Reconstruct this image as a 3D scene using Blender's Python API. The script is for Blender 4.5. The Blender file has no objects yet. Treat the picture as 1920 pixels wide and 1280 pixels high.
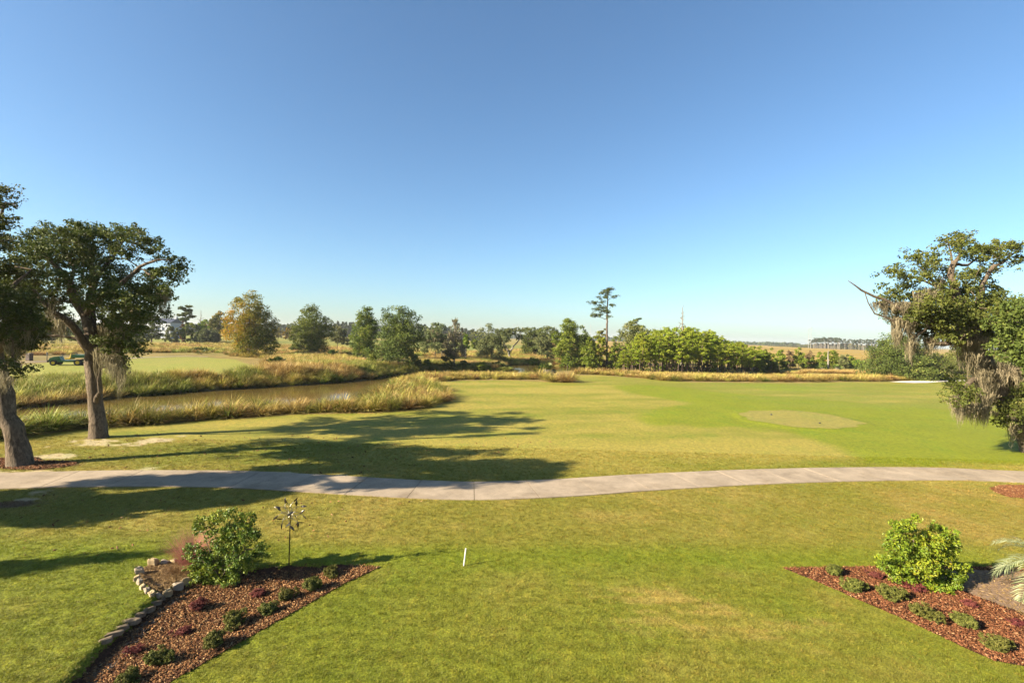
import bpy, bmesh, math, random
import numpy as np
from math import radians, sin, cos, pi, tan, atan2, sqrt
from mathutils import Vector
from mathutils.geometry import delaunay_2d_cdt

random.seed(7)
rng = np.random.default_rng(7)
SC = bpy.context.scene
COL = SC.collection

# ------------------------------------------------------------------ camera
CAM_H, FPX, PITCH, ROLL = 6.2, 907.0, radians(.6), radians(1.5)
cam_d = bpy.data.cameras.new("camera")
cam = bpy.data.objects.new("camera", cam_d)
COL.objects.link(cam)
cam_d.lens = FPX / 1920 * 36
cam_d.sensor_width = 36
cam_d.clip_start = .1
cam_d.clip_end = 9000


def _rx(a): return np.array([[1, 0, 0], [0, cos(a), -sin(a)], [0, sin(a), cos(a)]])
def _rz(a): return np.array([[cos(a), -sin(a), 0], [sin(a), cos(a), 0], [0, 0, 1]])


CR = _rx(pi / 2 - PITCH) @ _rz(ROLL)
CRT, CUP, CFW = CR[:, 0], CR[:, 1], -CR[:, 2]
CPOS = np.array([0, 0, CAM_H])
from mathutils import Matrix
m4 = Matrix([list(CR[i]) + [CPOS[i]] for i in range(3)] + [[0, 0, 0, 1]])
cam.matrix_world = m4
SC.camera = cam

# ------------------------------------------------------------------ light
SUN_AZ, SUN_EL = radians(23), radians(25)      # shadows run towards +X, a little +Y
world = bpy.data.worlds.new("World")
SC.world = world
world.use_nodes = True
wn = world.node_tree.nodes
wl = world.node_tree.links
wn.clear()
sky = wn.new('ShaderNodeTexSky')
sky.sky_type = 'NISHITA'
sky.sun_disc = False
sky.sun_elevation = SUN_EL
to_sun = (-cos(SUN_AZ), -sin(SUN_AZ))
sky.sun_rotation = atan2(to_sun[0], to_sun[1]) % (2 * pi)
sky.altitude = 0
sky.air_density = 1.0
sky.dust_density = .85
sky.ozone_density = 4
bg = wn.new('ShaderNodeBackground')
bg.inputs['Strength'].default_value = .0505
wo = wn.new('ShaderNodeOutputWorld')
tint = wn.new('ShaderNodeMix')
tint.data_type = 'RGBA'
tint.blend_type = 'MULTIPLY'
tint.inputs[0].default_value = 1
tint.inputs[7].default_value = (.885, .985, .99, 1)      # the camera's white balance
wl.new(sky.outputs[0], tint.inputs[6])
wl.new(tint.outputs[2], bg.inputs[0])
wl.new(bg.outputs[0], wo.inputs[0])
sun_d = bpy.data.lights.new("sun", 'SUN')
sun_d.energy = 5
sun_d.angle = radians(.55)
sun_d.color = (1.0, .88, .68)
sun = bpy.data.objects.new("sun", sun_d)
COL.objects.link(sun)
sdir = Vector((cos(SUN_AZ) * cos(SUN_EL), sin(SUN_AZ) * cos(SUN_EL), -sin(SUN_EL)))
sun.rotation_euler = sdir.to_track_quat('-Z', 'Y').to_euler()
sun.location = (-40, -20, 30)
vs = SC.view_settings
vs.view_transform = 'Standard'
vs.look = 'None'
vs.exposure = 2.07
vs.gamma = 1
vs.use_curve_mapping = False
SC.cycles.max_bounces = 6
SC.cycles.diffuse_bounces = 3
SC.cycles.glossy_bounces = 2
SC.cycles.transmission_bounces = 3
SC.cycles.transparent_max_bounces = 6
SC.cycles.volume_bounces = 0
SC.cycles.use_denoising = True
SC.cycles.sample_clamp_indirect = 4


# ------------------------------------------------------------------ maths helpers
def S(t):
    t = np.clip(t, 0, 1)
    return t * t * (3 - 2 * t)


def _h(x, y, s):
    v = np.sin(x * 127.1 + y * 311.7 + s * 74.7) * 43758.5453
    return v - np.floor(v)


def vnoise(x, y, s=0):
    xi, yi = np.floor(x), np.floor(y)
    u, v = x - xi, y - yi
    u, v = u * u * (3 - 2 * u), v * v * (3 - 2 * v)
    return ((_h(xi, yi, s) * (1 - u) + _h(xi + 1, yi, s) * u) * (1 - v)
            + (_h(xi, yi + 1, s) * (1 - u) + _h(xi + 1, yi + 1, s) * u) * v)


def fbm(x, y, s=0, o=4):
    a, t, n = .5, 0, 0
    for k in range(o):
        t = t + a * vnoise(x * 2 ** k, y * 2 ** k, s + k * 13)
        n += a
        a *= .5
    return t / n


def ray(px, py):
    return CFW + CRT * (px - 960) / FPX - CUP * (py - 640) / FPX


def PT(px, py, depth):
    "world point seen at a photo pixel, that far in front of the camera"
    return CPOS + ray(px, py) * depth


def plane(px, py, z=0.):
    d = ray(px, py)
    return CPOS + d * ((z - CAM_H) / d[2])


def polyw(pts, z=0.):
    return np.array([plane(a, b, z)[:2] for a, b in pts])


def sdist(poly, X, Y):
    "signed distance to a polygon, positive outside"
    X, Y = np.asarray(X, float), np.asarray(Y, float)
    d2 = np.full(X.shape, 1e18)
    ins = np.zeros(X.shape, bool)
    n = len(poly)
    for i in range(n):
        ax, ay = poly[i]
        bx, by = poly[(i + 1) % n]
        ex, ey = bx - ax, by - ay
        t = np.clip(((X - ax) * ex + (Y - ay) * ey) / (ex * ex + ey * ey + 1e-12), 0, 1)
        d2 = np.minimum(d2, (X - ax - t * ex) ** 2 + (Y - ay - t * ey) ** 2)
        c = (ay > Y) != (by > Y)
        with np.errstate(divide='ignore', invalid='ignore'):
            xc = ax + (Y - ay) * ex / (ey if ey != 0 else 1e-12)
        ins ^= c & (X < xc)
    d = np.sqrt(d2)
    return np.where(ins, -d, d)


def ldist(line, X, Y):
    d2 = np.full(np.shape(X), 1e18)
    for i in range(len(line) - 1):
        ax, ay = line[i]
        bx, by = line[i + 1]
        ex, ey = bx - ax, by - ay
        t = np.clip(((X - ax) * ex + (Y - ay) * ey) / (ex * ex + ey * ey + 1e-12), 0, 1)
        d2 = np.minimum(d2, (X - ax - t * ex) ** 2 + (Y - ay - t * ey) ** 2)
    return np.sqrt(d2)


# ------------------------------------------------------------------ ground shape
WZ = -.7
CREEK = polyw([(-400, 850), (-100, 836), (0, 822), (200, 800), (400, 780), (560, 768), (650, 757), (690, 745), (725, 728),
               (770, 714), (850, 706), (940, 707), (985, 708), (1010, 704), (1060, 700), (1120, 698), (1178, 697), (1180, 690), (1100, 687),
               (1040, 687), (1000, 683), (950, 685), (935, 690), (960, 694), (985, 697), (960, 700), (880, 700), (810, 696),
               (790, 699), (740, 706), (690, 714), (620, 720), (560, 724), (380, 735), (200, 750), (30, 769), (-100, 780), (-400, 800)], WZ)
_fe = CREEK[22:]
_fe = _fe[np.argsort(_fe[:, 0])]
FARX, FARY = _fe[:, 0], _fe[:, 1] - .3
POND2 = polyw([(1425, 708), (1480, 710), (1500, 704), (1470, 699), (1432, 700)], WZ)
BEDL = polyw([(95, 1310), (130, 1280), (200, 1207), (303, 1117), (353, 1086), (430, 1068), (500, 1061), (560, 1057), (650, 1057), (712, 1063),
              (640, 1097), (560, 1142), (440, 1210), (330, 1272), (270, 1310)])
BEDL_R = BEDL[9:]
BEDR = polyw([(1468, 1065), (1600, 1063), (1700, 1062), (1830, 1062), (1930, 1068), (2050, 1080), (2050, 1290), (1960, 1262), (1920, 1250),
              (1860, 1237), (1780, 1201), (1700, 1163), (1620, 1129), (1540, 1094)])
RING = polyw([(266, 1070), (290, 1056), (330, 1052), (358, 1062), (356, 1084), (303, 1116), (283, 1110), (264, 1094)])
TEE = polyw([(1378, 777), (1400, 771), (1460, 769), (1500, 771), (1560, 778), (1615, 790), (1632, 797), (1610, 803), (1560, 806), (1490, 803),
             (1450, 797), (1400, 789)])
TERR = polyw([(-200, 1060), (0, 1061), (120, 1062), (250, 1064), (262, 1092), (300, 1120), (200, 1210), (130, 1285), (60, 1400), (-400, 1400)])


def H(X, Y):
    X, Y = np.asarray(X, float), np.asarray(Y, float)
    z = .34 * (fbm(X / 17, Y / 17, 3, 3) - .5) * S((Y - 22) / 14) * (1 - S((Y - 150) / 100))
    z = z + .75 * S((Y - 44) / 14) * S((-X - 4) / 22) * (1 - S((Y - 400) / 200))
    z = z - .5 * S((Y - 130) / 40) * S((X + 10) / 60)
    # the lawn beyond the low terrace edge drops a hand's breadth
    near = (np.abs(X) < 30) & (Y > 4) & (Y < 20)
    if near.any():
        xn, yn = X[near], Y[near]
        dt = sdist(TERR, xn, yn)
        zz = .09 * (1 - S((dt + .02) / .16)) * S((-xn - 4) / 3)
        db = sdist(BEDL, xn, yn)
        dr = ldist(BEDL_R, xn, yn)
        zz = np.where(db < 0.06, -.13 * S(dr / 1.5) * S((.06 - db) / .12) + zz * S((db - .0) / .06), zz)
        z[near] += zz
    d = sdist(CREEK, X, Y)
    far_side = Y > np.interp(X, FARX, FARY)
    w = np.where(far_side, 5.5, 1.9) * (1 + .6 * (fbm(X / 4, Y / 4, 9, 2) - .5))
    bank = S(d / w)
    deep = WZ - .08 - .5 * S(-d / 3)
    z = np.where(d < w, np.where(d > 0, (WZ - .08) * (1 - bank) + z * bank, deep), z)
    d = sdist(POND2, X, Y)
    z = np.where(d < 2, np.where(d > 0, (WZ - .08) * (1 - S(d / 2)) + z * S(d / 2), WZ - .5), z)
    d = sdist(TEE, X, Y)
    z = z + .07 * (1 - S((d + .1) / .8))
    return z


def Hs(x, y):
    return float(H(np.array([x]), np.array([y]))[0])


def G(px, py):
    "the point of the ground seen at a photo pixel"
    d = ray(px, py)
    t = np.geomspace(6, 2500, 260)
    P = CPOS[None] + d[None] * t[:, None]
    f = P[:, 2] - H(P[:, 0], P[:, 1])
    i = np.argmax(f < 0)
    if f[i] >= 0 or i == 0:
        return plane(px, py, 0.)
    t = np.linspace(t[i - 1], t[i], 60)
    P = CPOS[None] + d[None] * t[:, None]
    f = P[:, 2] - H(P[:, 0], P[:, 1])
    i = np.argmax(f < 0)
    p = P[i].copy()
    p[2] = Hs(p[0], p[1])
    return p


def gpoly(pts):
    return np.array([G(a, b)[:2] for a, b in pts])


def depth_of(P):
    return float((np.asarray(P) - CPOS) @ CFW)


def project(P):
    v = np.asarray(P) - CPOS
    d = v @ CFW
    return 960 + FPX * (v @ CRT) / d, 640 - FPX * (v @ CUP) / d


# ------------------------------------------------------------------ object helpers
def tag(o, label=None, cat=None, group=None, kind=None):
    if label: o['label'] = label
    if cat: o['category'] = cat
    if group: o['group'] = group
    if kind: o['kind'] = kind
    return o


def thing(name, label, cat, loc=(0, 0, 0), rz=0, group=None):
    o = bpy.data.objects.new(name, None)
    o.empty_display_size = .2
    COL.objects.link(o)
    o.location = tuple(loc)
    o.rotation_euler = (0, 0, rz)
    return tag(o, label, cat, group)


def link(name, me, parent=None):
    o = bpy.data.objects.new(name, me)
    COL.objects.link(o)
    if parent is not None:
        o.parent = parent
    return o


def mesh_np(name, V, faces, mats, attrs=None, smooth=False, matidx=None):
    """faces: list of int arrays (n,k). attrs: name -> (domain, type, array)"""
    me = bpy.data.meshes.new(name)
    V = np.asarray(V, np.float32)
    me.vertices.add(len(V))
    me.vertices.foreach_set('co', V.ravel())
    faces = [np.asarray(f, np.int32) for f in faces if len(f)]
    nl = sum(f.size for f in faces)
    nf = sum(len(f) for f in faces)
    me.loops.add(nl)
    me.loops.foreach_set('vertex_index', np.concatenate([f.ravel() for f in faces]))
    me.polygons.add(nf)
    st, k0 = [], 0
    for f in faces:
        st.append(k0 + np.arange(len(f), dtype=np.int32) * f.shape[1])
        k0 += f.size
    me.polygons.foreach_set('loop_start', np.concatenate(st))
    me.update(calc_edges=True)
    me.polygons.foreach_set('use_smooth', np.full(nf, bool(smooth)))
    for m in (mats if isinstance(mats, (list, tuple)) else [mats]):
        me.materials.append(m)
    if matidx is not None:
        me.polygons.foreach_set('material_index', np.asarray(matidx, np.int32))
    for k, (dom, typ, arr) in (attrs or {}).items():
        a = me.attributes.new(k, typ, dom)
        if typ == 'FLOAT':
            a.data.foreach_set('value', np.asarray(arr, np.float32).ravel())
        elif typ == 'FLOAT_COLOR':
            arr = np.asarray(arr, np.float32)
            if arr.shape[1] == 3:
                arr = np.hstack([arr, np.ones((len(arr), 1), np.float32)])
            a.data.foreach_set('color', arr.ravel())
        elif typ == 'INT':
            a.data.foreach_set('value', np.asarray(arr, np.int32).ravel())
    me.validate()
    return me


class MB:
    "collects small solid shapes into one mesh"
    def __init__(s):
        s.bm = bmesh.new()

    def box(s, c, d, rz=0, ry=0, rx=0, bev=0):
        r = bmesh.ops.create_cube(s.bm, size=1)
        vs_ = r['verts']
        M = Matrix.Translation(c) @ Matrix.Rotation(rz, 4, 'Z') @ Matrix.Rotation(ry, 4, 'Y') @ Matrix.Rotation(rx, 4, 'X') @ Matrix.Diagonal((*d, 1))
        bmesh.ops.transform(s.bm, matrix=M, verts=vs_)
        if bev:
            es = list({e for v in vs_ for e in v.link_edges})
            bmesh.ops.bevel(s.bm, geom=es, offset=bev, segments=2, affect='EDGES', profile=.5)
        return s

    def cyl(s, a, b, r0, r1=None, n=12):
        a, b = Vector(a), Vector(b)
        r1 = r0 if r1 is None else r1
        L = (b - a).length
        r = bmesh.ops.create_cone(s.bm, cap_ends=True, segments=n, radius1=r0, radius2=max(r1, 1e-4), depth=L)
        M = Matrix.Translation((a + b) / 2) @ (b - a).to_track_quat('Z', 'Y').to_matrix().to_4x4()
        bmesh.ops.transform(s.bm, matrix=M, verts=r['verts'])
        return s

    def path(s, pts, r, n=6):
        for i in range(len(pts) - 1):
            ra = r[i] if isinstance(r, (list, tuple)) else r
            rb = r[i + 1] if isinstance(r, (list, tuple)) else r
            s.cyl(pts[i], pts[i + 1], ra, rb, n)
        return s

    def prism(s, prof, y0, y1):
        "profile of (x,z) points extruded along y"
        a = [s.bm.verts.new((x, y0, z)) for x, z in prof]
        b = [s.bm.verts.new((x, y1, z)) for x, z in prof]
        n = len(prof)
        s.bm.faces.new(a)
        s.bm.faces.new(b[::-1])
        for i in range(n):
            s.bm.faces.new((a[i], b[i], b[(i + 1) % n], a[(i + 1) % n]))
        return s

    def build(s, name, mat, parent=None, smooth=False):
        me = bpy.data.meshes.new(name)
        bmesh.ops.recalc_face_normals(s.bm, faces=s.bm.faces)
        s.bm.to_mesh(me)
        s.bm.free()
        me.materials.append(mat)
        if smooth:
            for p in me.polygons:
                p.use_smooth = True
        return link(name, me, parent)


# ------------------------------------------------------------------ materials
AK = .58        # brings every base colour to its real-world level for this exposure


def newmat(name):
    m = bpy.data.materials.new(name)
    m.use_nodes = True
    nt = m.node_tree
    nt.nodes.clear()
    out = nt.nodes.new('ShaderNodeOutputMaterial')
    return m, nt, out


def N(nt, t, **kw):
    n = nt.nodes.new(t)
    for k, v in kw.items():
        setattr(n, k, v)
    return n


def mixrgb(nt, a, b, fac, mode='MIX'):
    n = nt.nodes.new('ShaderNodeMix')
    n.data_type = 'RGBA'
    n.blend_type = mode
    for sock, v in ((n.inputs[0], fac), (n.inputs[6], a), (n.inputs[7], b)):
        if hasattr(v, 'is_linked') or hasattr(v, 'links'):
            nt.links.new(v, sock)
        elif isinstance(v, (int, float)):
            sock.default_value = v
        else:
            sock.default_value = (*v, 1)
    return n.outputs[2]


def maprange(nt, v, a, b, c, d):
    n = nt.nodes.new('ShaderNodeMapRange')
    nt.links.new(v, n.inputs[0])
    for i, x in enumerate((a, b, c, d)):
        n.inputs[i + 1].default_value = x
    return n.outputs[0]


def noise(nt, scale, detail=3, rough=.55, coord=None, dist=0):
    n = nt.nodes.new('ShaderNodeTexNoise')
    n.inputs['Scale'].default_value = scale
    n.inputs['Detail'].default_value = detail
    n.inputs['Roughness'].default_value = rough
    n.inputs['Distortion'].default_value = dist
    if coord is not None:
        nt.links.new(coord, n.inputs['Vector'])
    return n


def ramp(nt, v, stops):
    n = nt.nodes.new('ShaderNodeValToRGB')
    e = n.color_ramp.elements
    while len(e) < len(stops):
        e.new(.5)
    for i, (p, c) in enumerate(stops):
        e[i].position = p
        e[i].color = (*c, 1)
    nt.links.new(v, n.inputs[0])
    return n.outputs[0]


def solid(name, c, rough=.6, metal=0, var=.12, scale=6, bump=0., spec=.5):
    m, nt, out = newmat(name)
    p = N(nt, 'ShaderNodeBsdfPrincipled')
    tc = N(nt, 'ShaderNodeTexCoord')
    n = noise(nt, scale, 4, .6, tc.outputs['Object'])
    f = maprange(nt, n.outputs[0], .3, .7, 1 - var, 1 + var)
    hs = N(nt, 'ShaderNodeHueSaturation')
    hs.inputs['Color'].default_value = (*[x * AK for x in c], 1)
    nt.links.new(f, hs.inputs['Value'])
    nt.links.new(hs.outputs[0], p.inputs['Base Color'])
    p.inputs['Roughness'].default_value = rough
    p.inputs['Metallic'].default_value = metal
    p.inputs['Specular IOR Level'].default_value = spec
    if bump:
        b = N(nt, 'ShaderNodeBump')
        b.inputs['Strength'].default_value = bump
        b.inputs['Distance'].default_value = .05
        nt.links.new(n.outputs[0], b.inputs['Height'])
        nt.links.new(b.outputs[0], p.inputs['Normal'])
    nt.links.new(p.outputs[0], out.inputs[0])
    return m


def leafmat(name, stops, trans=.3, rough=.55, ovar=.12, hvar=.015, spec=.12, k=1.):
    m, nt, out = newmat(name)
    stops = [(a, tuple(min(.8, x * k * AK * t) for x, t in zip(c, (1.06, 1.0, .8)))) for a, c in stops]
    at = N(nt, 'ShaderNodeAttribute', attribute_name='rnd')
    c = ramp(nt, at.outputs['Fac'], stops)
    oi = N(nt, 'ShaderNodeObjectInfo')
    hs = N(nt, 'ShaderNodeHueSaturation')
    nt.links.new(c, hs.inputs['Color'])
    nt.links.new(maprange(nt, oi.outputs['Random'], 0, 1, 1 - ovar, 1 + ovar), hs.inputs['Value'])
    nt.links.new(maprange(nt, oi.outputs['Random'], 0, 1, .5 - hvar, .5 + hvar), hs.inputs['Hue'])
    p = N(nt, 'ShaderNodeBsdfPrincipled')
    p.inputs['Roughness'].default_value = rough
    p.inputs['Specular IOR Level'].default_value = spec
    nt.links.new(hs.outputs[0], p.inputs['Base Color'])
    t = N(nt, 'ShaderNodeBsdfTranslucent')
    br = mixrgb(nt, hs.outputs[0], (.9, 1., .35), .35, 'MULTIPLY')
    nt.links.new(hs.outputs[0], t.inputs['Color'])
    mx = N(nt, 'ShaderNodeMixShader')
    mx.inputs[0].default_value = trans
    nt.links.new(p.outputs[0], mx.inputs[1])
    nt.links.new(t.outputs[0], mx.inputs[2])
    nt.links.new(mx.outputs[0], out.inputs[0])
    return m


def barkmat(name, c1, c2, scale=5):
    m, nt, out = newmat(name)
    c1, c2 = tuple(x * AK for x in c1), tuple(x * AK for x in c2)
    tc = N(nt, 'ShaderNodeTexCoord')
    mp = N(nt, 'ShaderNodeMapping')
    mp.inputs['Scale'].default_value = (1, 1, .3)
    nt.links.new(tc.outputs['Object'], mp.inputs[0])
    n = noise(nt, scale * 2.2, 6, .7, mp.outputs[0], .6)
    n2 = noise(nt, scale * .25, 3, .5, tc.outputs['Object'])
    c = ramp(nt, n.outputs[0], [(.34, tuple(x * .35 for x in c1)), (.5, c1), (.68, c2)])
    c = mixrgb(nt, c, tuple(x * .6 for x in c2), maprange(nt, n2.outputs[0], .42, .65, 0, .6))
    p = N(nt, 'ShaderNodeBsdfPrincipled')
    p.inputs['Roughness'].default_value = .9
    p.inputs['Specular IOR Level'].default_value = .15
    nt.links.new(c, p.inputs['Base Color'])
    b = N(nt, 'ShaderNodeBump')
    b.inputs['Strength'].default_value = 1
    b.inputs['Distance'].default_value = .12
    nt.links.new(n.outputs[0], b.inputs['Height'])
    nt.links.new(b.outputs[0], p.inputs['Normal'])
    nt.links.new(p.outputs[0], out.inputs[0])
    return m


def ground_material():
    m, nt, out = newmat('ground_turf')
    at = N(nt, 'ShaderNodeAttribute', attribute_name='col')
    ge = N(nt, 'ShaderNodeNewGeometry')
    mp = N(nt, 'ShaderNodeMapping')
    mp.inputs['Scale'].default_value = (1, .55, 1)
    nt.links.new(ge.outputs['Position'], mp.inputs[0])
    n1 = noise(nt, 26, 3, .7, ge.outputs['Position'])
    n2 = noise(nt, 5.0, 4, .65, mp.outputs[0])
    n3 = noise(nt, .55, 4, .6, mp.outputs[0])
    f = N(nt, 'ShaderNodeMath', operation='MULTIPLY')
    nt.links.new(maprange(nt, n1.outputs[0], .3, .7, .42, 1.58), f.inputs[0])
    nt.links.new(maprange(nt, n2.outputs[0], .3, .7, .78, 1.22), f.inputs[1])
    c = mixrgb(nt, at.outputs['Color'], (1.16, 1.0, .9), maprange(nt, n2.outputs[0], .5, .72, 0, .9), 'MULTIPLY')
    c = mixrgb(nt, c, (.82, .98, .8), maprange(nt, n3.outputs[0], .5, .7, 0, .8), 'MULTIPLY')
    vm = N(nt, 'ShaderNodeVectorMath', operation='SCALE')
    nt.links.new(c, vm.inputs[0])
    nt.links.new(f.outputs[0], vm.inputs['Scale'])
    p = N(nt, 'ShaderNodeBsdfPrincipled')
    p.inputs['Roughness'].default_value = .85
    p.inputs['Specular IOR Level'].default_value = .15
    nt.links.new(vm.outputs[0], p.inputs['Base Color'])
    b = N(nt, 'ShaderNodeBump')
    b.inputs['Strength'].default_value = .55
    b.inputs['Distance'].default_value = .04
    nt.links.new(n1.outputs[0], b.inputs['Height'])
    b2 = N(nt, 'ShaderNodeBump')
    b2.inputs['Strength'].default_value = .25
    b2.inputs['Distance'].default_value = .05
    nt.links.new(n2.outputs[0], b2.inputs['Height'])
    nt.links.new(b.outputs[0], b2.inputs['Normal'])
    nt.links.new(b2.outputs[0], p.inputs['Normal'])
    nt.links.new(p.outputs[0], out.inputs[0])
    return m


def grass_blade_material(name):
    "lawn blades: colour handed over by each clump"
    m, nt, out = newmat(name)
    at = N(nt, 'ShaderNodeAttribute', attribute_name='col', attribute_type='INSTANCER')
    at2 = N(nt, 'ShaderNodeAttribute', attribute_name='rnd')
    hs = N(nt, 'ShaderNodeHueSaturation')
    nt.links.new(at.outputs['Color'], hs.inputs['Color'])
    nt.links.new(maprange(nt, at2.outputs['Fac'], 0, 1, .75, 1.35), hs.inputs['Value'])
    p = N(nt, 'ShaderNodeBsdfPrincipled')
    p.inputs['Roughness'].default_value = .6
    p.inputs['Specular IOR Level'].default_value = .2
    nt.links.new(hs.outputs[0], p.inputs['Base Color'])
    t = N(nt, 'ShaderNodeBsdfTranslucent')
    nt.links.new(hs.outputs[0], t.inputs['Color'])
    mx = N(nt, 'ShaderNodeMixShader')
    mx.inputs[0].default_value = .35
    nt.links.new(p.outputs[0], mx.inputs[1])
    nt.links.new(t.outputs[0], mx.inputs[2])
    nt.links.new(mx.outputs[0], out.inputs[0])
    return m


M = {}
M['ground'] = ground_material()
M['blade'] = grass_blade_material('lawn_blade')
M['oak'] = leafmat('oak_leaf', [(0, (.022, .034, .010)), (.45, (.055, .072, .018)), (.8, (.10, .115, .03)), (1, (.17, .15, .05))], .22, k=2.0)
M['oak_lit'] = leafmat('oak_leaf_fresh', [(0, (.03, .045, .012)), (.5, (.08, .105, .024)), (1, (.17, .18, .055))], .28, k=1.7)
M['grey_oak'] = leafmat('grey_oak_leaf', [(0, (.03, .04, .018)), (.5, (.07, .085, .035)), (1, (.13, .13, .07))], .2, k=2.45)
M['syc'] = leafmat('sycamore_leaf', [(0, (.03, .045, .010)), (.34, (.075, .09, .016)), (.56, (.16, .145, .018)), (.74, (.25, .16, .018)), (1, (.34, .13, .02))], .3, k=2.1)
M['syc_green'] = leafmat('broad_leaf', [(0, (.025, .045, .010)), (.45, (.06, .09, .016)), (.8, (.12, .14, .025)), (1, (.19, .16, .05))], .3, k=2.3)
M['yellow'] = leafmat('yellow_leaf', [(0, (.12, .10, .012)), (.5, (.26, .20, .02)), (1, (.40, .27, .03))], .3, k=1.3)
M['pine'] = leafmat('pine_needles', [(0, (.018, .030, .010)), (.5, (.05, .070, .016)), (1, (.12, .13, .03))], .15, k=2.3)
M['pine_lit'] = leafmat('young_pine_needles', [(0, (.022, .038, .008)), (.5, (.095, .125, .012)), (1, (.21, .23, .03))], .25, k=3.0)
M['cedar'] = leafmat('cedar_leaf', [(0, (.025, .045, .008)), (.5, (.07, .10, .012)), (1, (.14, .16, .03))], .2, k=2.6)
M['olive'] = leafmat('olive_leaf', [(0, (.05, .06, .02)), (.5, (.12, .13, .04)), (1, (.20, .18, .08))], .25, k=1.75)
M['dry'] = leafmat('dry_leaf', [(0, (.10, .08, .05)), (.5, (.20, .15, .09)), (1, (.32, .25, .16))], .2)
M['rust'] = leafmat('rust_leaf', [(0, (.10, .05, .02)), (1, (.26, .13, .06))], .2)
M['moss'] = leafmat('spanish_moss', [(0, (.13, .115, .085)), (.5, (.30, .26, .20)), (1, (.50, .43, .33))], .35, k=.95)
M['holly'] = leafmat('holly_leaf', [(0, (.020, .040, .008)), (.4, (.055, .095, .012)), (.8, (.15, .17, .02)), (1, (.24, .24, .04))], .22, .5, spec=.25, k=2.25)
M['magnolia'] = leafmat('evergreen_shrub_leaf', [(0, (.035, .065, .008)), (.4, (.11, .16, .014)), (.8, (.24, .25, .02)), (.93, (.30, .24, .03)), (1, (.34, .18, .03))], .25, .5, spec=.25, k=1.7)
M['box'] = leafmat('juniper_leaf', [(0, (.025, .030, .010)), (.5, (.075, .085, .020)), (1, (.16, .16, .05))], .15, k=2.1)
M['lorop'] = leafmat('burgundy_leaf', [(0, (.03, .008, .010)), (.5, (.10, .025, .03)), (1, (.22, .07, .07))], .2, k=1.9)
M['palmetto'] = leafmat('palmetto_leaf', [(0, (.02, .04, .010)), (.5, (.05, .09, .02)), (1, (.14, .17, .05))], .15, .4, k=1.7)
M['far'] = leafmat('far_wood_leaf', [(0, (.018, .03, .014)), (.6, (.04, .06, .022)), (1, (.08, .085, .035))], .1, k=1.5)
M['far_grey'] = leafmat('far_scrub_leaf', [(0, (.05, .06, .03)), (.6, (.10, .11, .05)), (1, (.18, .15, .09))], .1)
M['cord_green'] = leafmat('cordgrass_green', [(0, (.035, .05, .012)), (.4, (.11, .14, .02)), (.75, (.24, .25, .06)), (1, (.42, .36, .15))], .3, .5, .26, .03, k=1.75)
M['cord_tan'] = leafmat('cordgrass_tan', [(0, (.08, .05, .02)), (.35, (.24, .15, .05)), (.7, (.42, .30, .12)), (1, (.60, .48, .25))], .3, .5, .25, .02, k=1.55)
M['cord_gold'] = leafmat('cordgrass_gold', [(0, (.06, .06, .015)), (.4, (.19, .17, .04)), (.75, (.38, .30, .09)), (1, (.55, .44, .18))], .3, .5, .25, .03, k=1.7)
M['pinkgrass'] = leafmat('muhly_pink', [(0, (.40, .16, .14)), (.5, (.66, .30, .27)), (1, (.90, .52, .46))], .35, .6)
M['straw'] = leafmat('straw_blade', [(0, (.14, .08, .045)), (.5, (.32, .20, .10)), (1, (.52, .37, .20))], .2, .6)
M['chips'] = leafmat('bark_chip', [(0, (.045, .018, .010)), (.35, (.17, .07, .035)), (.7, (.34, .17, .085)), (1, (.55, .36, .22))], 0, .8)
M['chips_red'] = leafmat('red_bark_chip', [(0, (.05, .02, .012)), (.4, (.18, .075, .036)), (.75, (.33, .155, .075)), (1, (.60, .38, .22))], 0, .8)
M['bark'] = barkmat('oak_bark', (.185, .135, .09), (.40, .31, .215))
M['bark_pine'] = barkmat('pine_bark', (.15, .10, .07), (.30, .22, .16), 3)
M['bark_pale'] = barkmat('pale_bark', (.34, .30, .25), (.50, .45, .38), 3)
M['bark_dark'] = barkmat('dark_bark', (.06, .048, .038), (.14, .11, .085), 3)


# ------------------------------------------------------------------ ground colours (albedo)
LAWN_EDGE = gpoly([(-700, 842), (-300, 836), (-100, 833), (0, 824), (150, 806), (400, 788), (560, 777), (700, 775), (790, 768), (835, 756), (844, 745), (820, 724),
                   (800, 718), (860, 714), (960, 713), (1005, 715), (1075, 718), (1080, 704), (1120, 703), (1180, 708), (1300, 717), (1500, 718),
                   (1660, 716), (1780, 713), (2100, 722), (2400, 760)])
LAWN_EDGE = np.vstack([LAWN_EDGE, [[90, 10], [80, -60], [-120, -60], [-140, 20]]])
BRIGHT = gpoly([(1150, 722), (1230, 723), (1330, 733), (1420, 742), (1560, 752), (1700, 762), (1850, 776), (2000, 780), (2000, 868), (1800, 866),
                (1690, 872), (1640, 868), (1590, 845), (1540, 828), (1480, 806), (1380, 800), (1250, 796), (1200, 782), (1230, 768), (1300, 755),
                (1200, 738)])
BRIGHT2 = gpoly([(1395, 722), (1440, 721), (1500, 724), (1560, 727), (1500, 733), (1440, 731)])
FAIRW = gpoly([(-300, 690), (-300, 735), (20, 716), (60, 709), (300, 704), (420, 705), (488, 693), (440, 674), (350, 667), (200, 669), (60, 683), (0, 690)])
PATCH_TAN = gpoly([(1640, 930), (1750, 920), (1930, 935), (1980, 1000), (1880, 1045), (1760, 1000), (1650, 965)])


def _h2(X, Y):
    return fbm(X, Y, 31, 3)


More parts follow.
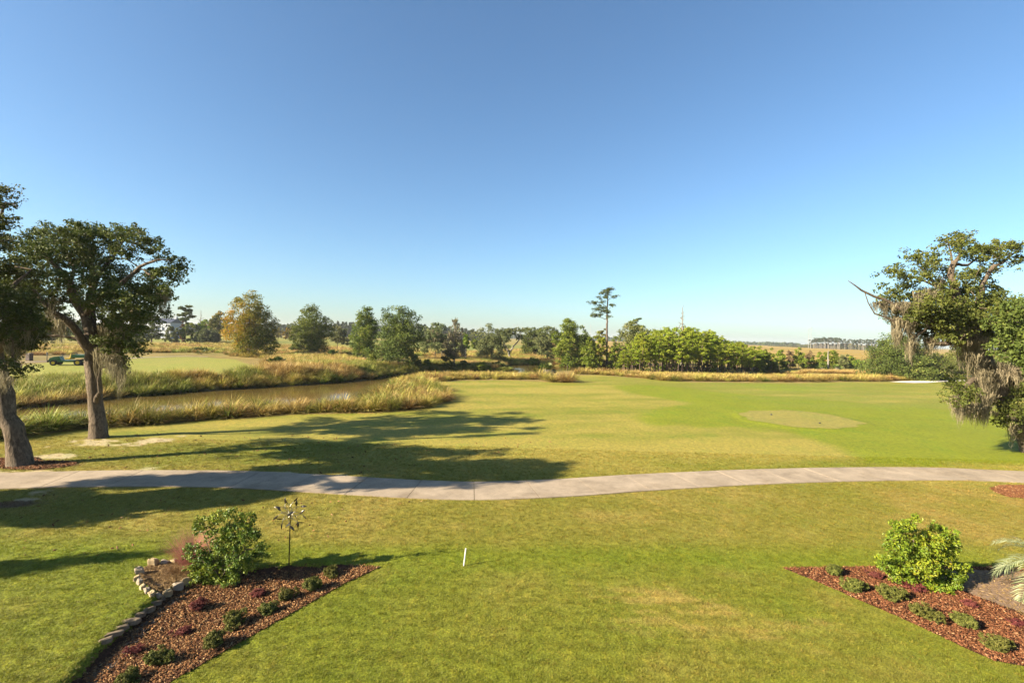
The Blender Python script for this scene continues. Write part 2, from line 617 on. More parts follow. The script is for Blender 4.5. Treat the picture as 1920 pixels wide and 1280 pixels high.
def pxell(px, py, rx, ry):
    c = G(px, py)
    a, b = G(px + rx, py), G(px, py - ry)
    c2 = G(px, py + ry)
    return (c[0], c[1], abs(a[0] - c[0]), abs(b[1] - c2[1]) / 2 + .02, atan2(a[1] - c[1], a[0] - c[0]))


SAND = [pxell(*a) for a in [(185, 828, 45, 8), (250, 834, 22, 4), (300, 826, 45, 4), (345, 817, 25, 2.5), (100, 856, 50, 6), (60, 884, 95, 3), (285, 877, 14, 3),
                            (440, 879, 14, 3), (350, 871, 10, 2), (515, 886, 25, 3), (650, 892, 30, 2.5), (640, 893, 20, 2), (25, 923, 75, 5), (45, 936, 40, 3), (1335, 869, 30, 1.5)]]
LITTER = [pxell(*a) for a in [(70, 872, 70, 9), (10, 866, 60, 10), (182, 820, 28, 4), (10, 946, 55, 9)]]


def ell(e, X, Y):
    cx, cy, rx, ry, a = e
    dx, dy = X - cx, Y - cy
    u = dx * cos(a) + dy * sin(a)
    v = -dx * sin(a) + dy * cos(a)
    return 1 - np.sqrt((u / rx) ** 2 + (v / ry) ** 2)


def gcol(X, Y):
    X, Y = np.asarray(X, float), np.asarray(Y, float)
    n = len(X)
    A = lambda *c: np.tile(np.array(c, float), (n, 1))
    mix = lambda a, b, f: a * (1 - f[:, None]) + b * f[:, None]
    f1 = fbm(X / 7, Y / 5, 11)
    f2 = fbm(X / 1.6, Y / 1.3, 12)
    f3 = fbm(X / 22, Y / 16, 13)
    f4 = fbm(X / .35, Y / .35, 14, 3)
    f5 = fbm(X / .9, Y / .7, 15, 3)
    green = A(.175, .205, .016)
    olive = A(.25, .225, .038)
    tan_ = A(.37, .285, .08)
    # yard: green, going dry towards the cart path
    dry = S((Y - 13.0 - 2.0 * (f1 - .5)) / 2.2) * (1 - S((Y - 30) / 20) * .2)
    c = mix(green, olive, np.clip(.25 + .9 * (f1 - .5) + dry * .75 + .5 * (f2 - .5), 0, 1))
    c = mix(c, tan_, np.clip((f2 - .52) * 3 + (f1 - .5) * 1.5, 0, 1) * (.22 + .35 * dry))
    # parallel dry mowing marks near the bottom right of the yard
    stripe = S((fbm(X / 1.6, Y / .22, 18, 3) - .46) * 6) * S((fbm(X / 1.2, Y / .8, 17) - .42) * 4)
    zone = np.exp(-(((X - 5.0) / 2.8) ** 2 + ((Y - 11.2) / 1.5) ** 2))
    c = mix(c, tan_ * 1.05, np.clip(stripe * zone * 1.1, 0, .75))
    mow = np.sin((Y + .02 * X) * 2 * pi / .55) * (1 - S((Y - 12.9) / .6))
    c = c * (1 + .055 * mow)[:, None]
    # lush belt just beyond the beds
    belt = np.exp(-((Y - 13.6 - .05 * X) / .8) ** 2)
    c = mix(c, A(.18, .225, .012), belt * .65)
    tanp = 1 - S((sdist(PATCH_TAN, X, Y) + .8) / 2.2)
    c = mix(c, A(.34, .25, .07), tanp * np.clip(.45 + 1.4 * (f2 - .5), 0, 1))
    # rough beyond the path: dry with long sweeps of green
    sweep = fbm((X + Y * .5) / 14, (Y - X * .25) / 2.6, 21, 3)
    rough_ = mix(A(.22, .225, .03), A(.335, .285, .062), np.clip((sweep - .5) * 3 + .5 + (f2 - .5), 0, 1))
    far = S((Y - 21) / 3)
    c = mix(c, rough_, far)
    db = sdist(BRIGHT, X + 2.2 * (f1 - .5), Y + 3 * (f2 - .5))
    c = mix(c, A(.205, .238, .012) * (.88 + .24 * f2[:, None]), (1 - S((db + .4) / 1.8)) * .95)
    db = sdist(BRIGHT2, X, Y)
    c = mix(c, A(.20, .26, .012), (1 - S((db + 1) / 3)) * .8)
    # mowing bands far right
    bands = .5 + .5 * np.sin((Y - .18 * X) * 1.05)
    c = mix(c, A(.21, .235, .03), bands * S((X - 20) / 10) * S((Y - 44) / 8) * .8)
    # beyond the lawn edge: meadow
    dl = sdist(LAWN_EDGE, X, Y)
    mead = mix(A(.20, .16, .055), A(.32, .23, .09), np.clip(.5 + 2.2 * (f2 - .5) + 1.2 * (f1 - .5), 0, 1))
    far2 = S((Y - 85) / 40)
    mead = mix(mead, mix(A(.24, .21, .045), A(.34, .25, .07), np.clip(.5 + 3 * (f3 - .5), 0, 1)), far2)
    c = mix(c, mead, S((dl + .1 + .5 * (f4 - .5)) / .35))
    df = sdist(FAIRW, X, Y + 1.5 * (f2 - .5))
    c = mix(c, mix(A(.27, .28, .05), A(.31, .29, .08), f1), 1 - S((df + .3) / .9))
    far3 = S((Y - 150) / 60) * (1 - S((Y - 330) / 60)) * S((40 - X) / 20)
    c = mix(c, A(.20, .24, .05), far3 * np.clip((f3 - .35) * 4, 0, 1))
    # wet bank
    dc = sdist(CREEK, X, Y)
    c = mix(c, A(.045, .03, .017), 1 - S((dc - .3 - .9 * f2) / .9))
    for e in LITTER:
        c = mix(c, A(.15, .095, .055) * (.6 + .8 * f4[:, None]), S((ell(e, X, Y) + 1.2 * (f2 - .5) + .6 * (f4 - .5)) * 2.5))
    for e in SAND:
        c = mix(c, A(.52, .43, .30), S((ell(e, X, Y) - .15 + 3.2 * (f5 - .5) + 1.6 * (f4 - .5)) * 1.8) * .85)
    return np.clip(c * AK * np.array([1.19, 1.175, 1.0]), .002, .9)


def sheet(name, poly, off, mat, step, jitter=0., hf=H, colf=None, seg=None):
    "a sheet that lies on the ground inside a polygon"
    seg = seg or step
    pts = []
    n = len(poly)
    for i in range(n):
        a, b = np.array(poly[i]), np.array(poly[(i + 1) % n])
        k = max(1, int(np.linalg.norm(b - a) / seg))
        for j in range(k):
            q = a + (b - a) * j / k
            if jitter:
                q = q + rng.normal(0, jitter, 2)
            pts.append(q)
    nb = len(pts)
    edges = [(i, (i + 1) % nb) for i in range(nb)]
    P = np.array(pts)
    x0, y0 = P.min(0)
    x1, y1 = P.max(0)
    gx, gy = np.meshgrid(np.arange(x0, x1, step), np.arange(y0, y1, step))
    gx, gy = gx.ravel() + rng.uniform(-.2, .2, gx.size) * step, gy.ravel() + rng.uniform(-.2, .2, gy.size) * step
    m = sdist(P, gx, gy) < -step * .45
    allp = [Vector(p) for p in pts] + [Vector((a, b)) for a, b in zip(gx[m], gy[m])]
    v, e, f, *_ = delaunay_2d_cdt(allp, edges, [], 1, 1e-5)
    V = np.array([(p.x, p.y) for p in v])
    z = hf(V[:, 0], V[:, 1]) + off if callable(hf) else np.full(len(V), hf + off)
    F = np.array([t for t in f if len(t) == 3])
    # face up
    a, b, c = V[F[:, 0]], V[F[:, 1]], V[F[:, 2]]
    cr = (b[:, 0] - a[:, 0]) * (c[:, 1] - a[:, 1]) - (b[:, 1] - a[:, 1]) * (c[:, 0] - a[:, 0])
    F[cr < 0] = F[cr < 0][:, ::-1]
    at = {}
    if colf is not None:
        at['col'] = ('POINT', 'FLOAT_COLOR', colf(V[:, 0], V[:, 1]))
    me = mesh_np(name, np.column_stack([V, z]), [F], mat, at, smooth=True)
    return link(name, me)


# ------------------------------------------------------------------ the ground: one sheet to the horizon
def build_ground():
    th = np.concatenate([np.linspace(-180, -62, 26)[:-1], np.linspace(-62, 62, 430), np.linspace(62, 180, 26)[1:]])
    th = np.radians(90 - th)
    r = np.concatenate([[.5, 2, 4], np.geomspace(6.5, 180, 345), np.geomspace(180, 4300, 46)[1:]])
    nt_, nr = len(th), len(r)
    X = (r[:, None] * np.cos(th)[None]).ravel()
    Y = (r[:, None] * np.sin(th)[None]).ravel()
    Z = H(X, Y)
    Z -= .00 * X
    i = np.arange(nr - 1)[:, None] * nt_ + np.arange(nt_ - 1)[None]
    i = i.ravel()
    F = np.column_stack([i, i + nt_, i + nt_ + 1, i + 1])[:, ::-1]
    V = np.column_stack([X, Y, Z])
    cap = len(V)
    V = np.vstack([V, [[0, 0, 0]]])
    j = np.arange(nt_ - 1)
    T = np.column_stack([np.full(nt_ - 1, cap), j + 1, j])
    C = gcol(V[:, 0], V[:, 1])
    me = mesh_np('ground', V, [F, T], M['ground'], {'col': ('POINT', 'FLOAT_COLOR', C)}, smooth=True)
    o = link('ground', me)
    # normals up?
    if me.polygons[1000].normal.z < 0:
        me.flip_normals()
    tag(o, kind='structure')
    return o


build_ground()

# water
mw, nt, out = newmat('creek_water')
p = N(nt, 'ShaderNodeBsdfPrincipled')
p.inputs['Base Color'].default_value = (.085, .06, .018, 1)
p.inputs['Roughness'].default_value = .06
p.inputs['Specular IOR Level'].default_value = .5
p.inputs['IOR'].default_value = 1.33
ge = N(nt, 'ShaderNodeNewGeometry')
mp = N(nt, 'ShaderNodeMapping')
mp.inputs['Scale'].default_value = (1, 2.2, 1)
nt.links.new(ge.outputs['Position'], mp.inputs[0])
nn = noise(nt, 1.6, 3, .5, mp.outputs[0])
b = N(nt, 'ShaderNodeBump')
b.inputs['Strength'].default_value = .12
b.inputs['Distance'].default_value = .05
nt.links.new(nn.outputs[0], b.inputs['Height'])
nt.links.new(b.outputs[0], p.inputs['Normal'])
nt.links.new(p.outputs[0], out.inputs[0])
M['water'] = mw


def grow(poly, d):
    c = np.array(poly)
    n = len(c)
    o = []
    for i in range(n):
        a, b_, e = c[i - 1], c[i], c[(i + 1) % n]
        t = (b_ - a) / np.linalg.norm(b_ - a) + (e - b_) / np.linalg.norm(e - b_)
        t /= np.linalg.norm(t) + 1e-9
        o.append(b_ + np.array([t[1], -t[0]]) * d)
    o = np.array(o)
    return o


def water(name, poly):
    x0, y0 = poly.min(0) - 3
    x1, y1 = poly.max(0) + 3
    V = [(x0, y0, WZ), (x1, y0, WZ), (x1, y1, WZ), (x0, y1, WZ)]
    # cut to a rim 1.2 m outside the shore so it stays buried in the bank
    step = 1.0
    gx, gy = np.meshgrid(np.arange(x0, x1, step), np.arange(y0, y1, step))
    ny, nx = gx.shape
    d = sdist(poly, gx.ravel(), gy.ravel()).reshape(gx.shape)
    idx = np.arange(gx.size).reshape(gx.shape)
    keep = (d[:-1, :-1] < 1.0) | (d[1:, :-1] < 1.0) | (d[:-1, 1:] < 1.0) | (d[1:, 1:] < 1.0)
    F = np.stack([idx[:-1, :-1], idx[:-1, 1:], idx[1:, 1:], idx[1:, :-1]], -1)[keep]
    V = np.column_stack([gx.ravel(), gy.ravel(), np.full(gx.size, WZ)])
    used, inv = np.unique(F, return_inverse=True)
    o = link(name, mesh_np(name, V[used], [inv.reshape(F.shape)], M['water'], smooth=True))
    tag(o, kind='structure')


water('creek_water', CREEK)
water('pond_water', POND2)

# golden marsh, far right
MARSH_HF = lambda X, Y: -.5 + 0 * X
msh, nt, out = newmat('marsh_grass')
p = N(nt, 'ShaderNodeBsdfPrincipled')
ge = N(nt, 'ShaderNodeNewGeometry')
mp = N(nt, 'ShaderNodeMapping')
mp.inputs['Scale'].default_value = (1, .35, 1)
nt.links.new(ge.outputs['Position'], mp.inputs[0])
n1 = noise(nt, .018, 5, .6, mp.outputs[0], .5)
c = ramp(nt, n1.outputs[0], [(.35, (.20, .135, .03)), (.5, (.27, .18, .03)), (.62, (.29, .19, .058)), (.72, (.255, .19, .03))])
nt.links.new(c, p.inputs['Base Color'])
p.inputs['Roughness'].default_value = .9
p.inputs['Specular IOR Level'].default_value = .1
nt.links.new(p.outputs[0], out.inputs[0])
M['marsh'] = msh
MARSH = np.array([(20, 175), (260, 140), (520, 200), (1500, 900), (1500, 3000), (-300, 3000), (-20, 700)], float)
tag(sheet('marsh', MARSH, .05, M['marsh'], 60, hf=lambda X, Y: H(X, Y) * 0 - .46, seg=60), kind='structure')

# ------------------------------------------------------------------ cart path of cast slabs
M['concrete'] = solid('path_concrete', (.48, .38, .27), .85, 0, .2, .9, .06, .2)
nt = M['concrete'].node_tree
_p = [n for n in nt.nodes if n.type == 'BSDF_PRINCIPLED'][0]
_hs = [n for n in nt.nodes if n.type == 'HUE_SAT'][0]
_ge = nt.nodes.new('ShaderNodeNewGeometry')
_n2 = noise(nt, .45, 5, .65, _ge.outputs['Position'], .4)
_n3 = noise(nt, 14, 4, .7, _ge.outputs['Position'])
_c = mixrgb(nt, _hs.outputs[0], (.62, .60, .56), maprange(nt, _n2.outputs[0], .46, .66, 0, .8), 'MULTIPLY')
_c = mixrgb(nt, _c, (.78, .76, .72), maprange(nt, _n3.outputs[0], .5, .68, 0, .8), 'MULTIPLY')
nt.links.new(_c, _p.inputs['Base Color'])


def catmull(P, step):
    P = np.array(P)
    out_ = []
    for i in range(1, len(P) - 2):
        a, b_, c_, d_ = P[i - 1], P[i], P[i + 1], P[i + 2]
        k = max(2, int(np.linalg.norm(c_ - b_) / step))
        for t in np.linspace(0, 1, k, endpoint=False):
            out_.append(.5 * (2 * b_ + (c_ - a) * t + (2 * a - 5 * b_ + 4 * c_ - d_) * t * t + (3 * b_ - a - 3 * c_ + d_) * t ** 3))
    out_.append(P[-2])
    return np.array(out_)


fe = [(0, 886), (200, 881), (430, 882), (620, 894), (780, 902), (900, 905), (1050, 900), (1200, 890), (1400, 882), (1600, 877), (1780, 878), (1920, 884)]
ne = [(0, 919), (200, 915), (430, 916), (620, 923), (780, 933), (900, 936), (1050, 931), (1200, 921), (1400, 908), (1600, 902), (1780, 900), (1920, 906)]
mid = np.array([(plane(*a)[:2] + plane(*b_)[:2]) / 2 for a, b_ in zip(fe, ne)])
d0, d1 = mid[0] - mid[1], mid[-1] - mid[-2]
mid = np.vstack([mid[0] + d0 * 6, mid[0] + d0 * 4, mid[0] + d0 * 2, mid, mid[-1] + d1 * 2, mid[-1] + d1 * 4, mid[-1] + d1 * 6])
line = catmull(mid, .2)
for _ in range(6):
    line[1:-1] = (line[:-2] + line[1:-1] * 2 + line[2:]) / 4
PATH = line
PW = 1.12
seglen = np.r_[0, np.cumsum(np.linalg.norm(np.diff(line, axis=0), axis=1))]
j0 = plane(893, 920)[:2]
s0 = seglen[np.argmin(np.linalg.norm(line - j0, axis=1))]
SL = 2.38
path_root = thing('cart_path', None, None)
tag(path_root, kind='structure')


def at_s(s):
    return np.array([np.interp(s, seglen, line[:, 0]), np.interp(s, seglen, line[:, 1])])


s = s0 % SL
k = 0
while s + SL < seglen[-1]:
    ss = np.linspace(s + .011, s + SL - .011, 5)
    V, F = [], []
    dz = rng.uniform(-.004, .004)
    for q in ss:
        c_ = at_s(q)
        t = at_s(q + .1) - at_s(q - .1)
        t /= np.linalg.norm(t)
        nrm = np.array([-t[1], t[0]])
        for w_ in (-PW, -.37, .37, PW):
            pt = c_ + nrm * w_
            V.append((pt[0], pt[1], Hs(pt[0], pt[1]) + .035 + dz))
    top = len(V)
    V += [(x, y, z - .14) for x, y, z in V]
    for a in range(4):
        for b_ in range(3):
            i = a * 4 + b_
            F.append((i, i + 4, i + 5, i + 1))
    rim = [0, 1, 2, 3, 7, 11, 15, 19, 18, 17, 16, 12, 8, 4]
    for i in range(len(rim)):
        a, b_ = rim[i], rim[(i + 1) % len(rim)]
        F.append((a, b_, b_ + top, a + top))
    me = mesh_np('slab', V, [np.array(F)], M['concrete'])
    bm = bmesh.new(); bm.from_mesh(me); bmesh.ops.recalc_face_normals(bm, faces=bm.faces); bm.to_mesh(me); bm.free()
    link('slab', me, path_root)
    s += SL
    k += 1


def pathd(X, Y):
    return ldist(PATH[::3], X, Y)


# thin pale tracks far off on the left, across the far holes
def ribbon(name, pts, w, mat, off=.03):
    P = catmull([G(*a)[:2] for a in [pts[0]] + pts + [pts[-1]]], .8)
    t = np.gradient(P, axis=0)
    t /= np.linalg.norm(t, axis=1)[:, None] + 1e-9
    nrm = np.column_stack([-t[:, 1], t[:, 0]])
    L, R = P + nrm * w / 2, P - nrm * w / 2
    A_ = np.vstack([L, R])
    V = np.column_stack([A_, H(A_[:, 0], A_[:, 1]) + off])
    n = len(P)
    i = np.arange(n - 1)
    o = link(name, mesh_np(name, V, [np.column_stack([i, i + 1, i + n + 1, i + n])[:, ::-1]], mat))
    tag(o, kind='structure')


ribbon('far_path', [(-60, 684), (20, 680), (110, 677), (180, 674), (260, 671), (330, 668.5), (390, 669)], 1.6, M['concrete'], .05)
ribbon('far_path', [(540, 659), (570, 657.5), (600, 657), (640, 654), (660, 655)], 3, M['concrete'], .05)

# ------------------------------------------------------------------ tee, bunker, beds
M['green'] = M['ground']


def tee_col(X, Y):
    f = fbm(X / 2.2, Y / 2.2, 41)
    a = np.tile([.37, .315, .075], (len(X), 1))
    b_ = np.tile([.32, .30, .055], (len(X), 1))
    return (a * (1 - f[:, None]) + b_ * f[:, None]) * AK


ctr = TEE.mean(0)
tag(sheet('tee_green', ctr + (TEE - ctr) * .95, .012, M['ground'], .6, .12, hf=H, colf=tee_col), kind='structure')
M['sand'] = solid('bunker_sand', (1.0, .90, .74), .95, 0, .06, 2, .3, .1)
BUNK = polyw([(1668, 715), (1690, 714), (1720, 713.6), (1750, 714), (1782, 712), (1810, 712), (1810, 713.5), (1775, 715), (1740, 717.2), (1715, 717.2)], 0)
tag(sheet('sand_bunker', BUNK, .05, M['sand'], 1.2, hf=H), kind='structure')
M['mulch'] = solid('mulch_base', (.10, .045, .025), .95, 0, .5, 18, .8, .1)
tag(sheet('mulch_bed', BEDL, .012, M['mulch'], .22, .01, seg=.15), kind='structure')
tag(sheet('mulch_bed', BEDR, .012, M['mulch'], .25, .012, seg=.15), kind='structure')
M['soil'] = solid('bare_soil', (.30, .20, .13), .95, 0, .25, 9, .6, .1)
SOIL = polyw([(1760, 1078), (1800, 1070), (1930, 1073), (2020, 1090), (2020, 1165), (1930, 1158), (1880, 1138), (1830, 1118), (1790, 1100)])
tag(sheet('bare_soil', SOIL, .03, M['soil'], .3, .04, seg=.15), kind='structure')
RINGF = RING
M['gravel'] = solid('gravel_strip', (.22, .17, .13), .95, 0, .3, 25, .8, .1)
STRIP = polyw([(118, 1300), (196, 1222), (300, 1130), (352, 1094), (356, 1100), (310, 1140), (215, 1235), (150, 1300)])
tag(sheet('gravel_edge', STRIP, .02, M['gravel'], .25, .01), kind='structure')
tag(sheet('grass_bed', RING, .02, M['soil'], .3, .02, seg=.15), kind='structure')
PSTRAW = polyw([(1855, 916), (1875, 910), (1940, 910), (2000, 915), (2000, 935), (1930, 936), (1890, 932), (1865, 924)])
M['pinestraw'] = solid('pine_straw', (.34, .13, .06), .95, 0, .4, 14, .8, .1)
tag(sheet('pine_straw_bed', PSTRAW, .03, M['pinestraw'], .3, .06, seg=.2), kind='structure')


# ------------------------------------------------------------------ scattered pieces
def chips(name, poly, n, mat, smin, smax, kind='stuff', label=None, exclude=None, lift=.02, elong=2.2):
    x0, y0 = poly.min(0)
    x1, y1 = poly.max(0)
    X = rng.uniform(x0, x1, n * 3)
    Y = rng.uniform(y0, y1, n * 3)
    m = sdist(poly, X, Y) < .02
    if exclude is not None:
        for e in exclude:
            m &= sdist(e, X, Y) > 0.05
    X, Y = X[m][:n], Y[m][:n]
    n = len(X)
    s_ = rng.uniform(smin, smax, n)
    a = rng.uniform(0, 2 * pi, n)
    ti = rng.normal(0, .35, n)
    u = np.column_stack([np.cos(a), np.sin(a), np.sin(ti)]) * (s_ * elong / 2)[:, None]
    v = np.column_stack([-np.sin(a), np.cos(a), rng.normal(0, .4, n)]) * (s_ / 2)[:, None]
    c_ = np.column_stack([X, Y, H(X, Y) + lift + rng.uniform(0, .025, n)])
    up = np.array([0, 0, 1])[None] * (s_ * .35)[:, None]
    V = np.stack([c_ - u, c_ + v, c_ + u, c_ - v, c_ + up], 1).reshape(-1, 3)
    i = np.arange(n)[:, None] * 5
    F = np.concatenate([i + [0, 3, 4], i + [3, 2, 4], i + [2, 1, 4], i + [1, 0, 4]])
    r = np.clip(rng.normal(.5, .24, n), 0, 1)
    me = mesh_np(name, V, [F], mat, {'rnd': ('FACE', 'FLOAT', np.tile(r, 4))})
    o = link(name, me)
    tag(o, label, None, None, kind)
    return o


chips('bark_mulch', BEDL, 18000, M['chips'], .011, .036)
chips('bark_mulch', BEDR, 24000, M['chips_red'], .011, .036, exclude=[SOIL])
chips('straw_litter', SOIL, 2500, M['straw'], .01, .02, elong=6)
chips('straw_litter', RING, 3000, M['straw'], .008, .016, elong=9, lift=.05)
chips('pine_straw', PSTRAW, 3500, M['chips_red'], .012, .03, elong=4)
LIT = [np.array([[e[0] + e[2] * cos(t) * cos(e[4]) - e[3] * sin(t) * sin(e[4]), e[1] + e[2] * cos(t) * sin(e[4]) + e[3] * sin(t) * cos(e[4])]
                 for t in np.linspace(0, 2 * pi, 12, endpoint=False)]) for e in LITTER]
chips('fallen_leaves', LIT[0], 1800, M['chips'], .03, .07)
chips('fallen_leaves', LIT[1], 1200, M['chips'], .03, .07)


def instancer(name, protos, X, Y, Z, rot, scl, col=None, label=None):
    "geometry-nodes scatter of a few source plants over given points"
    col_src = bpy.data.collections.new(name + '_sources')
    for o in protos:
        col_src.objects.link(o)
    n = len(X)
    at = {'rot': ('POINT', 'FLOAT', rot), 'scl': ('POINT', 'FLOAT', scl), 'pick': ('POINT', 'INT', rng.integers(0, len(protos), n))}
    if col is not None:
        at['col'] = ('POINT', 'FLOAT_COLOR', col)
    me = bpy.data.meshes.new(name)
    me.vertices.add(n)
    me.vertices.foreach_set('co', np.column_stack([X, Y, Z]).astype(np.float32).ravel())
    for k_, (dom, typ, arr) in at.items():
        a = me.attributes.new(k_, typ, dom)
        if typ == 'FLOAT_COLOR':
            arr = np.hstack([arr, np.ones((n, 1))]).astype(np.float32)
            a.data.foreach_set('color', arr.ravel())
        else:
            a.data.foreach_set('value', np.asarray(arr).astype(np.float32 if typ == 'FLOAT' else np.int32))
    o = link(name, me)
    g = bpy.data.node_groups.new(name, 'GeometryNodeTree')
    g.interface.new_socket('Geometry', in_out='INPUT', socket_type='NodeSocketGeometry')
    g.interface.new_socket('Geometry', in_out='OUTPUT', socket_type='NodeSocketGeometry')
    gi, go = g.nodes.new('NodeGroupInput'), g.nodes.new('NodeGroupOutput')
    ci = g.nodes.new('GeometryNodeCollectionInfo')
    ci.inputs['Collection'].default_value = col_src
    ci.inputs['Separate Children'].default_value = True
    ci.inputs['Reset Children'].default_value = True
    ip = g.nodes.new('GeometryNodeInstanceOnPoints')
    ip.inputs['Pick Instance'].default_value = True

    def na(nm, t):
        q = g.nodes.new('GeometryNodeInputNamedAttribute')
        q.data_type = t
        q.inputs['Name'].default_value = nm
        return q
    r_, s_, k_ = na('rot', 'FLOAT'), na('scl', 'FLOAT'), na('pick', 'INT')
    cx = g.nodes.new('ShaderNodeCombineXYZ')
    g.links.new(r_.outputs['Attribute'], cx.inputs['Z'])
    g.links.new(gi.outputs[0], ip.inputs['Points'])
    g.links.new(ci.outputs[0], ip.inputs['Instance'])
    g.links.new(k_.outputs['Attribute'], ip.inputs['Instance Index'])
    g.links.new(cx.outputs[0], ip.inputs['Rotation'])
    g.links.new(s_.outputs['Attribute'], ip.inputs['Scale'])
    g.links.new(ip.outputs[0], go.inputs[0])
    md = o.modifiers.new('scatter', 'NODES')
    md.node_group = g
    tag(o, label, None, None, 'stuff')
    return o


def blades(n, base_r, hgt, width, lean=(.1, 1.2), droop=.6, seg=3, seed=0, tuft=False, pw=.6):
    r = np.random.default_rng(seed)
    a = r.uniform(0, 2 * pi, n)
    br = base_r * np.sqrt(r.uniform(0, 1, n))
    ln = lean[0] + (lean[1] - lean[0]) * r.uniform(0, 1, n) ** pw
    L = hgt * r.uniform(.65, 1.1, n)
    da = a + r.normal(0, .35, n)
    out_ = np.column_stack([np.cos(da), np.sin(da), np.zeros(n)])
    P = np.column_stack([br * np.cos(a), br * np.sin(a), np.zeros(n)])
    side = np.column_stack([-np.sin(da), np.cos(da), np.zeros(n)])
    tw = r.uniform(-.8, .8, n)
    side = side * np.cos(tw)[:, None] + np.array([0, 0, 1])[None] * np.sin(tw)[:, None] * .7
    rings, ang = [P], ln.copy()
    for k_ in range(seg):
        d = out_ * np.sin(ang)[:, None] + np.array([0, 0, 1]) * np.cos(ang)[:, None]
        P = P + d * (L / seg)[:, None]
        rings.append(P)
        ang = ang + droop * r.uniform(.5, 1.3, n) * (k_ + 1) / seg
    V, F4, F3 = [], [], []
    per = 2 * seg + 1
    arr = np.zeros((n, per, 3))
    for k_ in range(seg):
        w_ = width * (1 - k_ / (seg + .5)) * .5
        arr[:, 2 * k_] = rings[k_] - side * w_
        arr[:, 2 * k_ + 1] = rings[k_] + side * w_
    arr[:, 2 * seg] = rings[seg]
    i = np.arange(n)[:, None] * per
    F4 = [i + [2 * k_, 2 * k_ + 1, 2 * k_ + 3, 2 * k_ + 2] for k_ in range(seg - 1)]
    F3 = i + [2 * seg - 2, 2 * seg - 1, 2 * seg]
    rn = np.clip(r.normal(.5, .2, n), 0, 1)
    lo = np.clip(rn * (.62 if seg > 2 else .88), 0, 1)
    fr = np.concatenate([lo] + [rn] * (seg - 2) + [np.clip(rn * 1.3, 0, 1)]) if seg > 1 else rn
    return arr.reshape(-1, 3), ([np.concatenate(F4)] if F4 else []) + [F3], fr


def blade_mesh(name, mat, *a, **k_):
    V, F, fr = blades(*a, **k_)
    return mesh_np(name, V, F, mat, {'rnd': ('FACE', 'FLOAT', fr)})


# lawn of the yard
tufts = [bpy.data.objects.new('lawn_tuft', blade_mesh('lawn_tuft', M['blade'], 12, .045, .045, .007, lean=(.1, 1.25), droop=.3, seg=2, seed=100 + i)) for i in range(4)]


def lawn_points(n, y0, y1, pw=1.0):
    Y = y0 + (y1 - y0) * rng.uniform(0, 1, n) ** pw
    X = rng.uniform(-1, 1, n) * (Y * 1.14 + 1)
    m = (sdist(BEDL, X, Y) > .03) & (sdist(BEDR, X, Y) > .03) & (sdist(RING, X, Y) > .12) & (sdist(PSTRAW, X, Y) > .05)
    m &= pathd(X, Y) > PW - .07 * rng.uniform(0, 1, len(X)) ** 2 + .01
    X, Y = X[m], Y[m]
    C = gcol(X, Y)
    m = ~((C[:, 0] > .45 * AK) & (C[:, 2] > .16 * AK)) | (rng.uniform(0, 1, len(C)) < .12)
    X, Y, C = X[m], Y[m], C[m]
    n = len(X)
    C = C * rng.uniform(.8, 1.25, n)[:, None]
    yl = rng.uniform(0, 1, n) < .12
    C[yl] = C[yl] * [1.35, 1.05, 1.2]
    return X, Y, C


X, Y, C = lawn_points(120000, 7.6, 27, 1.25)
ls = .75 + .035 * Y
instancer('lawn_grass', tufts, X, Y, H(X, Y) - .004, rng.uniform(0, 6.28, len(X)), ls * rng.uniform(.6, 1.25, len(X)), C)
fl = np.array([[-17, 13], [-6, 12.5], [-3, 17.8], [-20, 17.6]])
chips('fallen_leaves', fl, 130, M['chips'], .03, .06, exclude=[BEDL, RING], lift=.04)
fl = np.array([[-21, 20.6], [-6, 21], [6, 30], [-22, 29]])
chips('fallen_leaves', fl, 260, M['chips'], .04, .08, lift=.02)


